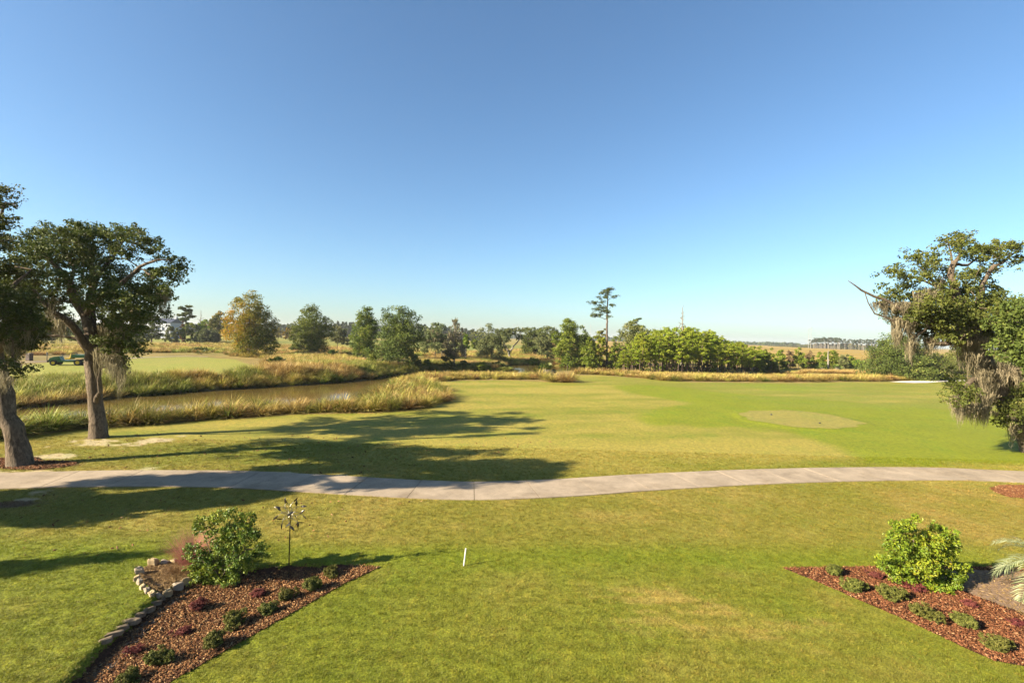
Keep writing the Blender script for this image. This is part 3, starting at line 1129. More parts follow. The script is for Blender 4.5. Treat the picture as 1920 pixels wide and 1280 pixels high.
# ------------------------------------------------------------------ trees
class Skel:
    def __init__(s, seed):
        s.r = np.random.default_rng(seed)
        s.P = []
        s.par = []
        s.rad = []
        s.fix = []
        s.lines = []

    def limb(s, pts, rads, step=.45, jit=.05, start=None):
        pts = [np.array(p, float) for p in pts]
        if start is None and s.P:
            start = int(np.argmin(np.linalg.norm(np.array(s.P) - pts[0], axis=1)))
        ids = []
        prev = start if start is not None else -1
        if start is None:
            s.P.append(pts[0]); s.par.append(-1); s.rad.append(rads[0]); s.fix.append(True)
            prev = 0
            ids.append(0)
        else:
            ids.append(start)
        for i in range(len(pts) - 1):
            a, b_ = pts[i], pts[i + 1]
            L = np.linalg.norm(b_ - a)
            k_ = max(1, int(L / step))
            for j in range(1, k_ + 1):
                t = j / k_
                q = a + (b_ - a) * t + s.r.normal(0, jit, 3) * min(1, L) * (j < k_)
                s.P.append(q); s.par.append(prev); s.rad.append(rads[i] + (rads[i + 1] - rads[i]) * t); s.fix.append(True)
                prev = len(s.P) - 1
                ids.append(prev)
        s.lines.append(ids)

    def grow(s, C, rt, step=.5, up=.15, jit=.12):
        root = s.P[0]
        order = np.argsort(np.linalg.norm(C - root, axis=1))
        for ci in order:
            c_ = C[ci]
            P = np.array(s.P)
            d = np.linalg.norm(P - c_, axis=1)
            # prefer nodes below and nearer to the trunk
            cost = d + np.clip(P[:, 2] - c_[2], 0, None) * .8
            j = int(np.argmin(cost))
            a = P[j]
            L = np.linalg.norm(c_ - a)
            k_ = max(1, int(L / step))
            midp = (a + c_) / 2 + np.array([0, 0, up * L]) + s.r.normal(0, jit, 3) * L * .6
            ids = [j]
            prev = j
            for q in range(1, k_ + 1):
                t = q / k_
                pt = a * (1 - t) ** 2 + midp * 2 * t * (1 - t) + c_ * t * t + s.r.normal(0, jit * .25, 3) * step * (q < k_)
                s.P.append(pt); s.par.append(prev); s.rad.append(rt); s.fix.append(False)
                prev = len(s.P) - 1
                ids.append(prev)
            s.lines.append(ids)
        n = len(s.P)
        cnt = np.zeros(n)
        for i in range(n - 1, 0, -1):
            cnt[i] = max(cnt[i], 1)
            if s.par[i] >= 0:
                pass
        # tips carry one, every node the sum of its children
        kids = np.zeros(n)
        for i in range(n - 1, 0, -1):
            w = kids[i] if kids[i] > 0 else 1
            kids[s.par[i]] += w
        for i in range(n):
            if not s.fix[i]:
                s.rad[i] = rt * max(kids[i], 1) ** .42
        for i in range(1, n):
            if not s.fix[i] and s.par[i] >= 0:
                s.rad[i] = min(s.rad[i], s.rad[s.par[i]] * .92)

    def mesh(s, sides_big=10, sides_small=4, thick=.12):
        P = np.array(s.P)
        R = np.array(s.rad)
        Vs, Fs, base = [], [], 0
        for ids in s.lines:
            if len(ids) < 2:
                continue
            p = P[ids]
            r_ = R[ids].copy()
            if len(ids) > 1 and s.lines[0] is not ids:
                r_[0] = min(r_[0], r_[1] * 1.25)
            k_ = sides_big if r_.max() > thick else sides_small
            T = np.gradient(p, axis=0)
            T /= np.linalg.norm(T, axis=1)[:, None] + 1e-9
            ref = np.array([0, 0, 1.]) if abs(T[:, 2]).mean() < .8 else np.array([1., 0, 0])
            U = np.cross(T, ref)
            U /= np.linalg.norm(U, axis=1)[:, None] + 1e-9
            W = np.cross(T, U)
            an = np.linspace(0, 2 * pi, k_, endpoint=False)
            lump = np.ones((len(ids), k_))
            if r_.max() > thick:
                lump += s.r.normal(0, .06, lump.shape)
            V = p[:, None] + (U[:, None] * np.cos(an)[None, :, None] + W[:, None] * np.sin(an)[None, :, None]) * (r_[:, None] * lump)[..., None]
            m = len(ids)
            i = (np.arange(m - 1)[:, None] * k_ + np.arange(k_)[None]).ravel()
            j = (np.arange(m - 1)[:, None] * k_ + (np.arange(k_)[None] + 1) % k_).ravel()
            Vs.append(V.reshape(-1, 3))
            Fs.append(np.column_stack([i, j, j + k_, i + k_]) + base)
            base += m * k_
        return np.vstack(Vs), np.vstack(Fs)


def leaves(C, per, rc, size, asp=.55, seed=0, flat=.75, up=.35, crnd=None, outward=None, hang=0.):
    r = np.random.default_rng(seed)
    n = len(C) * per
    c_ = np.repeat(C, per, 0)
    rcs = np.repeat(rc if np.ndim(rc) else np.full(len(C), rc), per)
    o = r.normal(0, 1, (n, 3))
    o /= np.linalg.norm(o, axis=1)[:, None]
    o *= (r.uniform(.1, 1, n) ** .5 * rcs)[:, None]
    p = c_ + o * [1, 1, flat]
    nv = r.normal(0, 1, (n, 3)) + o / (rcs[:, None] + 1e-9) * 1.0
    nv[:, 2] += up
    if outward is not None:
        ov = p - outward
        ov /= np.linalg.norm(ov, axis=1)[:, None] + 1e-9
        nv += ov * .8
    nv /= np.linalg.norm(nv, axis=1)[:, None]
    t = np.cross(nv, r.normal(0, 1, (n, 3)))
    t[:, 2] -= hang
    t /= np.linalg.norm(t, axis=1)[:, None]
    b_ = np.cross(nv, t)
    b_ /= np.linalg.norm(b_, axis=1)[:, None] + 1e-9
    s_ = size * r.uniform(.6, 1.35, n)
    h_ = (s_ * .5)[:, None]
    V = np.stack([p - t * h_, p + b_ * h_ * asp + nv * h_ * .25, p + t * h_, p - b_ * h_ * asp + nv * h_ * .25], 1).reshape(-1, 3)
    F = np.arange(n * 4).reshape(-1, 4)
    cr = np.repeat(crnd if crnd is not None else r.uniform(.2, .8, len(C)), per)
    rn = np.clip(cr * .55 + .45 * np.clip(r.normal(.5, .25, n), 0, 1), 0, 1)
    return V, F, rn


def strands(Pts, lo, hi, width=.05, per=9, spread=.18, seed=0):
    "hanging moss: wavy narrow ribbons below each point"
    r = np.random.default_rng(seed)
    n = len(Pts) * per
    p = np.repeat(Pts, per, 0) + r.normal(0, spread, (n, 3)) * [1, 1, .35]
    L = np.repeat(r.uniform(lo, hi, len(Pts)), per) * r.uniform(.3, 1, n)
    a = r.uniform(0, pi, n)
    sd = np.column_stack([np.cos(a), np.sin(a), np.zeros(n)])
    seg = 4
    arr = np.zeros((n, 2 * seg + 1, 3))
    q = p.copy()
    pull = np.repeat(Pts, per, 0)
    for k_ in range(seg + 1):
        w_ = width * (1.15 - k_ / seg) * r.uniform(.5, 1.3, n)
        f = k_ / seg
        qq = q + (pull - p) * [.7, .7, 0] * f + r.normal(0, .02, (n, 3)) * k_
        qq[:, 2] = p[:, 2] - L * f
        if k_ < seg:
            arr[:, 2 * k_] = qq - sd * w_[:, None] / 2
            arr[:, 2 * k_ + 1] = qq + sd * w_[:, None] / 2
        else:
            arr[:, 2 * seg] = qq
    i = np.arange(n)[:, None] * (2 * seg + 1)
    F4 = np.concatenate([i + [2 * k_, 2 * k_ + 1, 2 * k_ + 3, 2 * k_ + 2] for k_ in range(seg - 1)])
    F3 = i + [2 * seg - 2, 2 * seg - 1, 2 * seg]
    rn = np.clip(r.normal(.5, .25, n), 0, 1)
    return arr.reshape(-1, 3), [F4, F3], np.concatenate([np.tile(rn, seg - 1), rn])


def blob_clusters(blobs, n, r, shell=.45):
    "blobs: (centre, radii(3)); points through them, denser near their skins"
    vol = np.array([b_[1][0] * b_[1][1] * b_[1][2] for b_ in blobs]) ** .72
    k_ = r.multinomial(n, vol / vol.sum())
    out_, ids = [], []
    for i, ((c_, rad), m) in enumerate(zip(blobs, k_)):
        d = r.normal(0, 1, (m, 3))
        d /= np.linalg.norm(d, axis=1)[:, None] + 1e-9
        out_.append(np.array(c_) + d * (r.uniform(shell, 1, m) ** .6)[:, None] * np.array(rad))
        ids += [i] * m
    return np.vstack(out_), np.array(ids)


def finish_tree(name, label, cat, group, base, sk, C, ids, leafcfg, leafm, barkm, mosspts=None, mosscfg=None, stem='trunk', crown='crown', seed=0, turn=0.):
    root = thing(name, label, cat, base, 0, group)
    b_ = np.array(base)
    V, F = sk.mesh()
    me = mesh_np(stem, V - b_, [F], barkm, smooth=True)
    link(stem, me, root)
    if len(C) and leafcfg:
        r = np.random.default_rng(seed + 5)
        crnd = np.clip(r.uniform(.05, .95, ids.max() + 1)[ids] * .5 + r.uniform(0, 1, len(C)) * .5, 0, 1)
        if turn:        # leaves turning first on one side of the crown
            wx = (C[:, 0] - C[:, 0].mean()) / (C[:, 0].std() + 1e-6)
            crnd = np.clip(crnd * .75 + .12 - turn * wx, 0, 1)
        V, F, rn = leaves(C, crnd=crnd, seed=seed, **leafcfg)
        link(crown, mesh_np(crown, V - b_, [F], leafm, {'rnd': ('FACE', 'FLOAT', rn)}), root)
    if mosspts is not None and len(mosspts):
        V, F, rn = strands(mosspts, seed=seed, **(mosscfg or dict(lo=.4, hi=1.2)))
        tag(link('spanish_moss', mesh_np('spanish_moss', V - b_, F, M['moss'], {'rnd': ('FACE', 'FLOAT', rn)}), root), kind='stuff')
    return root


def traced_tree(name, label, base_px, limbs, blobs, ncl, leafcfg, leafm, barkm, depth=None, base=None, seed=1, dspread=1.0, moss=None, mosscfg=None,
                rt=.012, cat='tree', group=None, ragged=True, rk=1., flare=1.35, shell=.35, sideways=0):
    """limbs: lists of (px, py, radius[, depth offset]); blobs: (px, py, rx, ry[, depth offset, depth radius])"""
    if base is None:
        base = G(*base_px)
    D = depth or depth_of(base)
    sc = D / FPX
    sk = Skel(seed)
    r = np.random.default_rng(seed)
    for i, lb in enumerate(limbs):
        pts, rads = [], []
        for q in lb:
            dv = q[3] if len(q) > 3 else 0
            pts.append(PT(q[0], q[1], D + dv))
            rads.append(q[2] * rk)
        if i == 0:
            p0 = np.array(base) + [0, 0, -.25]
            pts[0] = np.array(base) + [0, 0, .1]
            up_ = pts[0] + (pts[1] - pts[0]) * min(.5, .6 / np.linalg.norm(pts[1] - pts[0]))
            pts = [p0, pts[0], up_] + pts[1:]
            rads = [rads[0] * flare, rads[0] * flare * .9, rads[0] * 1.05] + rads[1:]
        sk.limb(pts, rads)
    bl = []
    for q in blobs:
        dv = q[4] if len(q) > 4 else r.normal(0, 1) * 1.6 * dspread
        rd = q[5] if len(q) > 5 else (q[2] + q[3]) / 2 * 1.3 * dspread
        bl.append((PT(q[0], q[1], D + dv), (q[2] * sc, rd * sc, q[3] * sc)))
    C, ids = blob_clusters(bl, ncl, r, shell)
    C = C + r.standard_t(4, C.shape) * np.array([.17, .17, .13]) * min(1, 12 * sc / .3 * .3 + .4)
    C[:, 2] = np.maximum(C[:, 2], base[2] + .25)
    if ragged:
        leafcfg = dict(leafcfg, rc=leafcfg['rc'] * r.uniform(.45, 1.35, len(C)))
    sk.grow(C, rt)
    mp_ = None
    if moss:
        mp_ = []
        P = np.array(sk.P)
        for (mx, my, rx, ry, k_) in moss:
            for _ in range(k_):
                mp_.append(PT(mx + r.normal(0, rx * .6), my + r.normal(0, ry * .6), D + r.normal(0, .8)))
        mp_ = np.array(mp_)
    return finish_tree(name, label, cat, group, base, sk, C, ids, leafcfg, leafm, barkm, mp_, mosscfg, seed=seed)


def auto_tree(name, label, kind, bx, by, top, hw, leafm, barkm=None, seed=0, cat='tree', group=None, ncl=None, lean=0, dens=1., lsize=None, t0=None,
              nsub=None, base=None, per=None, moss=0, trunk=None, turn=0.):
    base = G(bx, by) if base is None else np.array(base)
    D = depth_of(base)
    Hm = (by - top) * D / FPX
    W = hw * D / FPX
    r = np.random.default_rng(seed + 991)
    prof = {
        'broad': (lambda t: np.sin(pi * np.clip(t * .86 + .14, 0, 1)) ** .55, .14, 16),
        'oval': (lambda t: np.clip(np.sin(pi * np.clip(t * .72 + .26, 0, 1)), 0, 1) ** .8 * 1.02, .10, 22),
        'pine': (lambda t: (1 - t) ** .42 * (.75 + .25 * np.clip(t * 5, 0, 1)) * 1.0, .12, 34),
        'cone': (lambda t: (1 - t) ** .75, .02, 12),
        'shrub': (lambda t: np.sqrt(np.clip(1 - (t * .97) ** 2.2, 0, 1)), .03, 9),
        'umbrella': (lambda t: np.sin(pi * np.clip((t - .45) / .6 * .9 + .08, 0, 1)) ** .6, .5, 9),
        'topknot': (lambda t: np.sin(pi * np.clip((t - .3) / .75, 0.05, 1)) ** .7, .32, 9),
        'bare': (lambda t: np.sin(pi * np.clip(t * .8 + .15, 0, 1)), .25, 14),
    }[kind]
    width, tt0, nb = prof
    t0 = tt0 if t0 is None else t0
    nb = nsub or nb
    px_h = by - top
    blobs = []
    for i in range(nb):
        t = t0 + (1 - t0) * (i + r.uniform(.1, .9)) / nb
        w_ = width(t) * W
        a = i * 2.4 + r.uniform(-.5, .5)
        rr = w_ * r.uniform(.25, .72)
        br = max(w_ * r.uniform(.38, .55), W * .17)
        fl = {'pine': .42, 'umbrella': .32, 'cone': 1.1, 'oval': .85, 'topknot': .6}.get(kind, .75)
        z = min(t * Hm, Hm - br * fl)
        blobs.append((base + [cos(a) * rr + lean * t * W, sin(a) * rr, max(z, br * fl * .6)], (br, br, br * fl)))
    sk = Skel(seed)
    tr = trunk or max(.05, Hm * .017)
    hh = Hm * {'shrub': .25, 'cone': .85, 'pine': .93, 'umbrella': .93, 'topknot': .93, 'bare': .95, 'oval': .85}.get(kind, .45)
    k_ = 5
    pts = [base + [0, 0, -.2]] + [base + [lean * W * (j / k_) + r.normal(0, .015) * Hm * .5, r.normal(0, .015) * Hm * .5, hh * j / k_] for j in range(1, k_ + 1)]
    sk.limb(pts, [tr * 1.25] + [tr * (1 - .72 * j / k_) for j in range(1, k_ + 1)], step=max(.5, Hm / 12), jit=.02)
    pxr = hw * .533
    ncl = ncl or int(np.clip(34 + pxr * px_h * .533 * .12, 36, 330) * dens)
    C, ids = blob_clusters(blobs, ncl, r, .3)
    C[:, 2] = np.maximum(C[:, 2], base[2] + .1)
    sk.grow(C, max(.012, Hm * (.0016 if kind != 'bare' else .0034)), step=max(.5, Hm / 10))
    ls = lsize or max(.10, 1.25 * D / FPX / .533)
    if kind in ('pine', 'umbrella', 'topknot'):
        cfg = dict(per=per or 34, rc=W * .12 + .25, size=ls * 1.15, asp=.5, flat=.5, up=.9)
    else:
        cfg = dict(per=int((per or 34) * 1.25), rc=W * .12 + .2, size=ls, asp=.75, flat=.75)
    if kind == 'bare' and leafm is None:
        cfg = None
    mp_ = None
    if moss:
        P = np.array(sk.P)
        s_ = r.integers(0, len(P), moss)
        mp_ = P[s_] + r.normal(0, .2, (moss, 3))
        mp_ = mp_[mp_[:, 2] > base[2] + Hm * .25]
    return finish_tree(name, label, cat, group, base, sk, C, ids, cfg, leafm, barkm or M['bark'], mp_,
                       dict(lo=Hm * .05, hi=Hm * .16, width=.09 * D / 60, per=8, spread=.25), seed=seed,
                       turn=turn, stem='stem' if cat in ('shrub', 'bush') else 'trunk', crown='foliage' if cat in ('shrub', 'bush') else 'crown')


OAKLEAF = dict(per=62, rc=.62, size=.17, asp=.62, flat=.7)

# the oak beside the creek, left
traced_tree('live_oak', 'big spreading live oak with forked trunk standing between the path and the creek', (185, 820),
            [[(185, 820, .50), (182, 780, .46), (176, 720, .43), (172, 660, .43), (170, 625, .38), (165, 605, .34), (150, 575, .32), (134, 548, .28), (131, 530, .24, -.5), (112, 505, .15, -1), (85, 480, .09, -1.5)],
             [(168, 655, .3), (155, 640, .26, -.4), (138, 612, .24, -.8), (118, 594, .2, -1.2), (98, 584, .17, -1.6), (82, 566, .13, -2), (60, 540, .08, -2.4)],
             [(170, 622, .3), (171, 590, .28, .4), (169, 555, .24, .6), (176, 525, .2, .8), (170, 490, .14, 1), (150, 455, .08, 1)],
             [(170, 585, .22), (190, 560, .18, -.5), (215, 542, .15, -1), (240, 520, .12, -1.4), (262, 500, .1, -1.6), (298, 486, .06, -2), (322, 488, .04, -2)],
             [(178, 520, .16), (205, 490, .12, .6), (222, 465, .09, 1), (238, 442, .05, 1)],
             [(172, 618, .2), (195, 608, .16, 1), (222, 598, .13, 1.4), (248, 585, .1, 1.6), (272, 565, .07, 1.8)],
             [(131, 528, .16), (140, 500, .12, 1.5), (120, 465, .08, 2), (105, 445, .05, 2)],
             [(262, 502, .08), (285, 520, .06, -1.4), (305, 525, .05, -1.2), (300, 545, .03, -1.2)],
             [(181, 755, .2), (188, 735, .12, -.45), (189, 690, .05, -.5)]],
            [(48, 470, 28, 28), (72, 452, 30, 25), (105, 437, 34, 17), (140, 430, 38, 16), (165, 443, 40, 22), (110, 475, 50, 28), (60, 505, 38, 28), (150, 480, 40, 24), (190, 470, 34, 26),
             (212, 436, 18, 14), (234, 432, 26, 14), (262, 447, 26, 17), (285, 466, 22, 15), (300, 478, 14, 9), (238, 470, 24, 16), (322, 492, 20, 14), (335, 503, 13, 9), (305, 508, 20, 14), (330, 522, 14, 12),
             (275, 512, 16, 10), (286, 533, 20, 16), (305, 545, 12, 10), (215, 510, 34, 20), (180, 520, 24, 16), (120, 515, 26, 16), (80, 530, 36, 20), (40, 545, 30, 22), (240, 548, 36, 20), (262, 570, 22, 20),
             (225, 585, 26, 16), (232, 612, 26, 22), (240, 640, 22, 18), (215, 650, 18, 14), (210, 625, 20, 16), (222, 670, 16, 12), (236, 690, 8, 8), (110, 600, 24, 14), (62, 570, 30, 18), (20, 520, 26, 26), (275, 590, 18, 16), (230, 545, 40, 22), (265, 560, 28, 22), (288, 585, 18, 24), (245, 600, 28, 26), (215, 630, 22, 26), (252, 655, 14, 16), (180, 560, 28, 16), (120, 560, 30, 16), (88, 592, 30, 20), (60, 615, 26, 20), (285, 548, 22, 16), (200, 590, 26, 18), (150, 530, 26, 14), (232, 665, 16, 18)],
            1650, dict(per=30, rc=.34, size=.14, asp=.6, flat=.6), M['oak'], M['bark'], seed=11, dspread=1.0, rk=.78, rt=.009,
            moss=[(195, 610, 20, 10, 16), (200, 640, 16, 20, 18), (225, 610, 10, 10, 10), (217, 675, 7, 6, 12), (228, 690, 6, 5, 8), (312, 545, 5, 8, 8), (302, 550, 3, 5, 5), (110, 600, 8, 4, 10), (95, 560, 10, 8, 8), (255, 590, 10, 10, 8), (200, 665, 10, 8, 12), (187, 660, 6, 6, 8)],
            mosscfg=dict(lo=.5, hi=2.0, width=.032, per=17, spread=.15), shell=.3)

# the leaning oak at the left edge
b0 = G(28, 872)
traced_tree('live_oak', 'leaning live oak at the left edge, its flared trunk in bare dirt by the path', (38, 872),
            [[(38, 872, .50), (27, 820, .47), (11, 760, .44), (-4, 700, .44), (-16, 640, .4), (-34, 580, .34), (-38, 520, .26), (-20, 470, .18), (-6, 420, .1), (8, 380, .06)],
             [(-10, 670, .25), (10, 640, .18, -.5), (30, 610, .12, -1), (60, 585, .07, -1.4)],
             [(-34, 580, .2), (0, 560, .15, .5), (30, 530, .1, .8), (60, 505, .05, 1), (28, 500, .04, 1)],
             [(8, 382, .05), (24, 382, .03), (36, 390, .015), (41, 380, .008)],
             [(-38, 530, .2), (-80, 500, .15, 1), (-130, 470, .1, 1)],
             [(10, 640, .1, -.5), (24, 660, .07, -1), (38, 684, .04, -1.4)]],
            [(12, 358, 12, 9, 0, 14), (2, 376, 12, 10, 0, 14), (14, 388, 12, 10, 0, 14), (6, 410, 13, 10, 0, 14), (-6, 424, 16, 12, 0, 14), (0, 445, 8, 8), (-40, 450, 40, 34), (-100, 470, 50, 40), (-60, 400, 46, 40),
             (10, 540, 26, 22), (36, 560, 26, 22), (-20, 560, 40, 30), (14, 600, 40, 30), (50, 600, 26, 24), (20, 640, 36, 22), (48, 640, 18, 18), (8, 672, 26, 16), (30, 684, 16, 12), (60, 620, 14, 14), (-60, 600, 50, 50), (56, 520, 20, 16), (60, 575, 22, 18), (30, 500, 26, 14), (62, 645, 14, 12), (14, 620, 34, 20), (-20, 500, 30, 24), (-90, 560, 50, 40)],
            1200, dict(per=32, rc=.33, size=.12, asp=.6, flat=.6), M['oak'], M['bark'], seed=12, dspread=1.0, rk=.74, rt=.009,
            moss=[(-6, 690, 12, 6, 18), (12, 705, 8, 5, 10), (20, 640, 20, 12, 10), (50, 615, 6, 6, 6)], mosscfg=dict(lo=.3, hi=1.1, width=.03, per=16, spread=.13), shell=.2)


# oaks standing just outside the frame: their crowns throw the long shadows over the lawn
def hidden_oak(x, y, blobs, label, seed, h0=4):
    base = np.array([x, y, Hs(x, y)])
    sk = Skel(seed)
    cen = np.mean([b_[0] for b_ in blobs], 0)
    sk.limb([base + [0, 0, -.2], base + [0, 0, 1], base + [.5, 0, 3], (base + cen) / 2 + [0, 0, 1], cen], [.75, .5, .42, .3, .1])
    r = np.random.default_rng(seed)
    C, ids = blob_clusters(blobs, 360, r, .25)
    sk.grow(C, .015)
    return finish_tree('live_oak', label, 'tree', None, base, sk, C, ids, dict(per=62, rc=.52, size=.24, asp=.65, flat=.6), M['oak'], M['bark'], seed=seed)


SV = np.array([cos(SUN_AZ), sin(SUN_AZ)]) / tan(SUN_EL)


def cast_from(px, py, z):
    "where something z metres up must stand for its shade to fall on this spot"
    g = G(px, py)
    return np.array([g[0] - SV[0] * z, g[1] - SV[1] * z, z + g[2]])


def shade_blobs(spec):
    return [(cast_from(px, py, z), (rx, ry, rz)) for px, py, z, rx, ry, rz in spec]


sb = shade_blobs([(1010, 876, 11.5, 1.3, .9, .8), (960, 868, 11, 1.2, .9, .8), (920, 885, 10.5, 1.6, 1.3, .9), (850, 878, 10, 1.8, 1.5, 1), (780, 882, 9.5, 2, 1.6, 1), (720, 868, 9, 2, 1.8, 1),
                  (660, 870, 8.5, 2, 1.7, 1), (620, 845, 9, 1.6, 1.6, .9), (760, 850, 10, 1.8, 1.6, .9), (880, 850, 10.5, 1.2, 1.0, .8), (560, 880, 7.5, 1.6, 1.0, .8), (1000, 892, 10, 1.2, .8, .7), (690, 905, 8, 1.5, .9, .7), (900, 903, 9.5, 1.5, .7, .7), (800, 900, 9, 1.5, .8, .7)])
hidden_oak(-24.5, 13.2, sb, 'tall live oak just beyond the left edge, shading the dip of the path', 21)
sb = shade_blobs([(40, 935, 6.5, 1.6, .9, .8), (120, 950, 6, 1.6, .9, .8), (210, 940, 6.3, 1.7, .9, .8), (300, 935, 6.6, 1.7, .8, .8), (390, 935, 7, 1.6, .7, .7), (470, 925, 7.2, 1.3, .6, .6),
                  (30, 965, 5, 1.4, .7, .7), (150, 970, 5, 1.3, .6, .6), (230, 905, 7.6, 1.6, .6, .7), (330, 900, 7.8, 1.5, .6, .7), (430, 897, 8, 1.4, .6, .7), (520, 905, 7.4, 1.2, .6, .6)])
hidden_oak(-27.5, 9.6, sb, 'low branched live oak just beyond the left edge, shading the lawn before the path', 22)


def added_shade_cone():  # cone of foliage added out of view, shaped to cast the wedge of shade
    x, y, hgt = -21.8, 8.1, 5.9
    base = np.array([x, y, Hs(x, y)])
    sk = Skel(33)
    sk.limb([base + [0, 0, -.2], base + [0, 0, 2], base + [0, 0, 5]], [.14, .1, .03])
    bl = [(base + [0, 0, z], (2.5 * (1 - z / 6.4), 2.5 * (1 - z / 6.4), .6)) for z in np.linspace(.6, 5.9, 14)]
    r = np.random.default_rng(3)
    C, ids = blob_clusters(bl, 700, r, .2)
    sk.grow(C, .01)
    finish_tree('shade_cone', 'added unseen cypress just beyond the left edge, shading a wedge of lawn', 'tree', None, base, sk, C, ids,
                dict(per=50, rc=.28, size=.13, asp=.6, flat=.8), M['cedar'], M['bark'], seed=3)


added_shade_cone()

# the moss-hung oak at the right edge
b0 = G(1942, 850)
traced_tree('live_oak', 'leaning moss hung live oak at the right edge, one bare branch reaching left', None,
            [[(1942, 850, .55), (1918, 800, .5), (1893, 765, .5), (1868, 730, .5), (1848, 690, .48), (1830, 655, .42), (1812, 620, .34), (1802, 590, .28), (1792, 550, .22), (1783, 515, .17), (1786, 497, .14), (1800, 480, .09), (1806, 445, .05)],
             [(1786, 498, .1), (1783, 475, .07, .3), (1776, 450, .03, .4)],
             [(1830, 655, .3), (1800, 640, .26, -.5), (1765, 615, .2, -.8), (1735, 598, .15, -1), (1700, 585, .1, -1), (1668, 566, .08, -1), (1640, 556, .07, -1), (1615, 544, .055, -1), (1590, 526, .02, -1)],
             [(1740, 640, .1, -1), (1715, 632, .08, -1), (1690, 610, .065, -1), (1665, 596, .055, -1), (1640, 588, .045, -1), (1628, 568, .035, -1), (1621, 547, .03, -1)],
             [(1800, 640, .16, -.5), (1770, 645, .14, -.8), (1740, 640, .1, -1)],
             [(1832, 640, .22), (1833, 600, .2, .5), (1835, 560, .16, .8), (1848, 522, .13, 1), (1862, 500, .1, 1), (1890, 482, .06, 1), (1912, 468, .03, 1)],
             [(1795, 560, .14), (1765, 540, .11, .4), (1740, 515, .08, .6), (1725, 500, .05, .6)],
             [(1770, 545, .08, .4), (1740, 530, .06, .8), (1705, 520, .04, 1), (1670, 508, .02, 1)],
             [(1786, 500, .1), (1815, 497, .08, .6), (1850, 475, .05, .8), (1880, 462, .03, 1)],
             [(1850, 700, .2), (1815, 720, .12, -.8), (1795, 740, .07, -1)],
             [(1890, 765, .2), (1905, 770, .13, -.8), (1900, 800, .08, -1)]],
            [(1812, 445, 22, 10), (1785, 455, 16, 12), (1772, 470, 12, 12), (1812, 470, 14, 10), (1845, 470, 20, 9), (1868, 462, 18, 9), (1900, 462, 18, 10), (1880, 480, 24, 10), (1905, 488, 14, 8), (1835, 485, 16, 8), (1866, 505, 14, 8),
             (1712, 483, 14, 7), (1740, 484, 20, 8), (1760, 492, 12, 6), (1735, 498, 18, 6), (1672, 507, 16, 6), (1692, 515, 22, 9), (1712, 527, 16, 8), (1745, 520, 14, 6), (1800, 528, 16, 8), (1815, 515, 14, 8),
             (1655, 537, 9, 5), (1660, 555, 16, 7), (1690, 560, 18, 8), (1715, 575, 20, 12), (1680, 585, 18, 9), (1670, 597, 12, 7), (1745, 565, 20, 14), (1780, 560, 22, 14), (1800, 575, 26, 18), (1835, 572, 28, 16), (1860, 578, 24, 14), (1765, 590, 30, 16), (1720, 600, 26, 14),
             (1800, 600, 34, 16), (1845, 605, 36, 18), (1885, 600, 26, 16), (1715, 612, 16, 8), (1770, 612, 20, 8), (1870, 630, 26, 18), (1900, 640, 20, 22), (1840, 630, 16, 12),
             (1740, 620, 26, 12), (1780, 632, 20, 8), (1720, 560, 20, 10), (1760, 550, 20, 12), (1690, 540, 18, 8), (1830, 515, 22, 12), (1770, 510, 20, 10), (1845, 620, 26, 14), (1735, 580, 22, 12), (1700, 592, 18, 10), (1810, 545, 22, 12), (1850, 545, 22, 14), (1875, 560, 20, 16), (1830, 600, 30, 18), (1760, 600, 26, 14), (1880, 585, 24, 14), (1790, 590, 26, 16), (1790, 712, 12, 14), (1800, 735, 18, 16), (1785, 750, 10, 8), (1850, 722, 16, 12), (1880, 718, 22, 14), (1905, 735, 20, 16), (1862, 748, 22, 14), (1895, 765, 20, 14), (1890, 790, 16, 10), (1905, 775, 18, 14), (1820, 755, 12, 10)],
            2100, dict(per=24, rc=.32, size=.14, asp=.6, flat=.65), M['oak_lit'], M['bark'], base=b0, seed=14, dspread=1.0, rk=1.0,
            moss=[(1682, 600, 5, 5, 26), (1683, 620, 3, 8, 12), (1705, 605, 4, 5, 26), (1708, 640, 4, 14, 16), (1655, 568, 12, 4, 20), (1690, 568, 16, 5, 24), (1745, 545, 8, 8, 12), (1725, 545, 5, 10, 10), (1765, 525, 8, 5, 8),
                  (1825, 660, 16, 18, 60), (1845, 690, 12, 20, 60), (1855, 720, 10, 14, 40), (1835, 640, 16, 10, 30), (1800, 620, 16, 8, 26), (1780, 625, 16, 6, 16), (1795, 745, 10, 8, 22), (1812, 758, 18, 6, 34), (1840, 758, 18, 6, 24),
                  (1850, 735, 16, 8, 20), (1890, 690, 20, 8, 30), (1900, 700, 16, 6, 20), (1905, 790, 12, 12, 30), (1820, 600, 10, 8, 14), (1740, 635, 20, 8, 16), (1845, 775, 2, 2, 2), (1868, 772, 4, 3, 4)],
            mosscfg=dict(lo=.3, hi=1.5, width=.034, per=18, spread=.14), shell=.3, rt=.008)

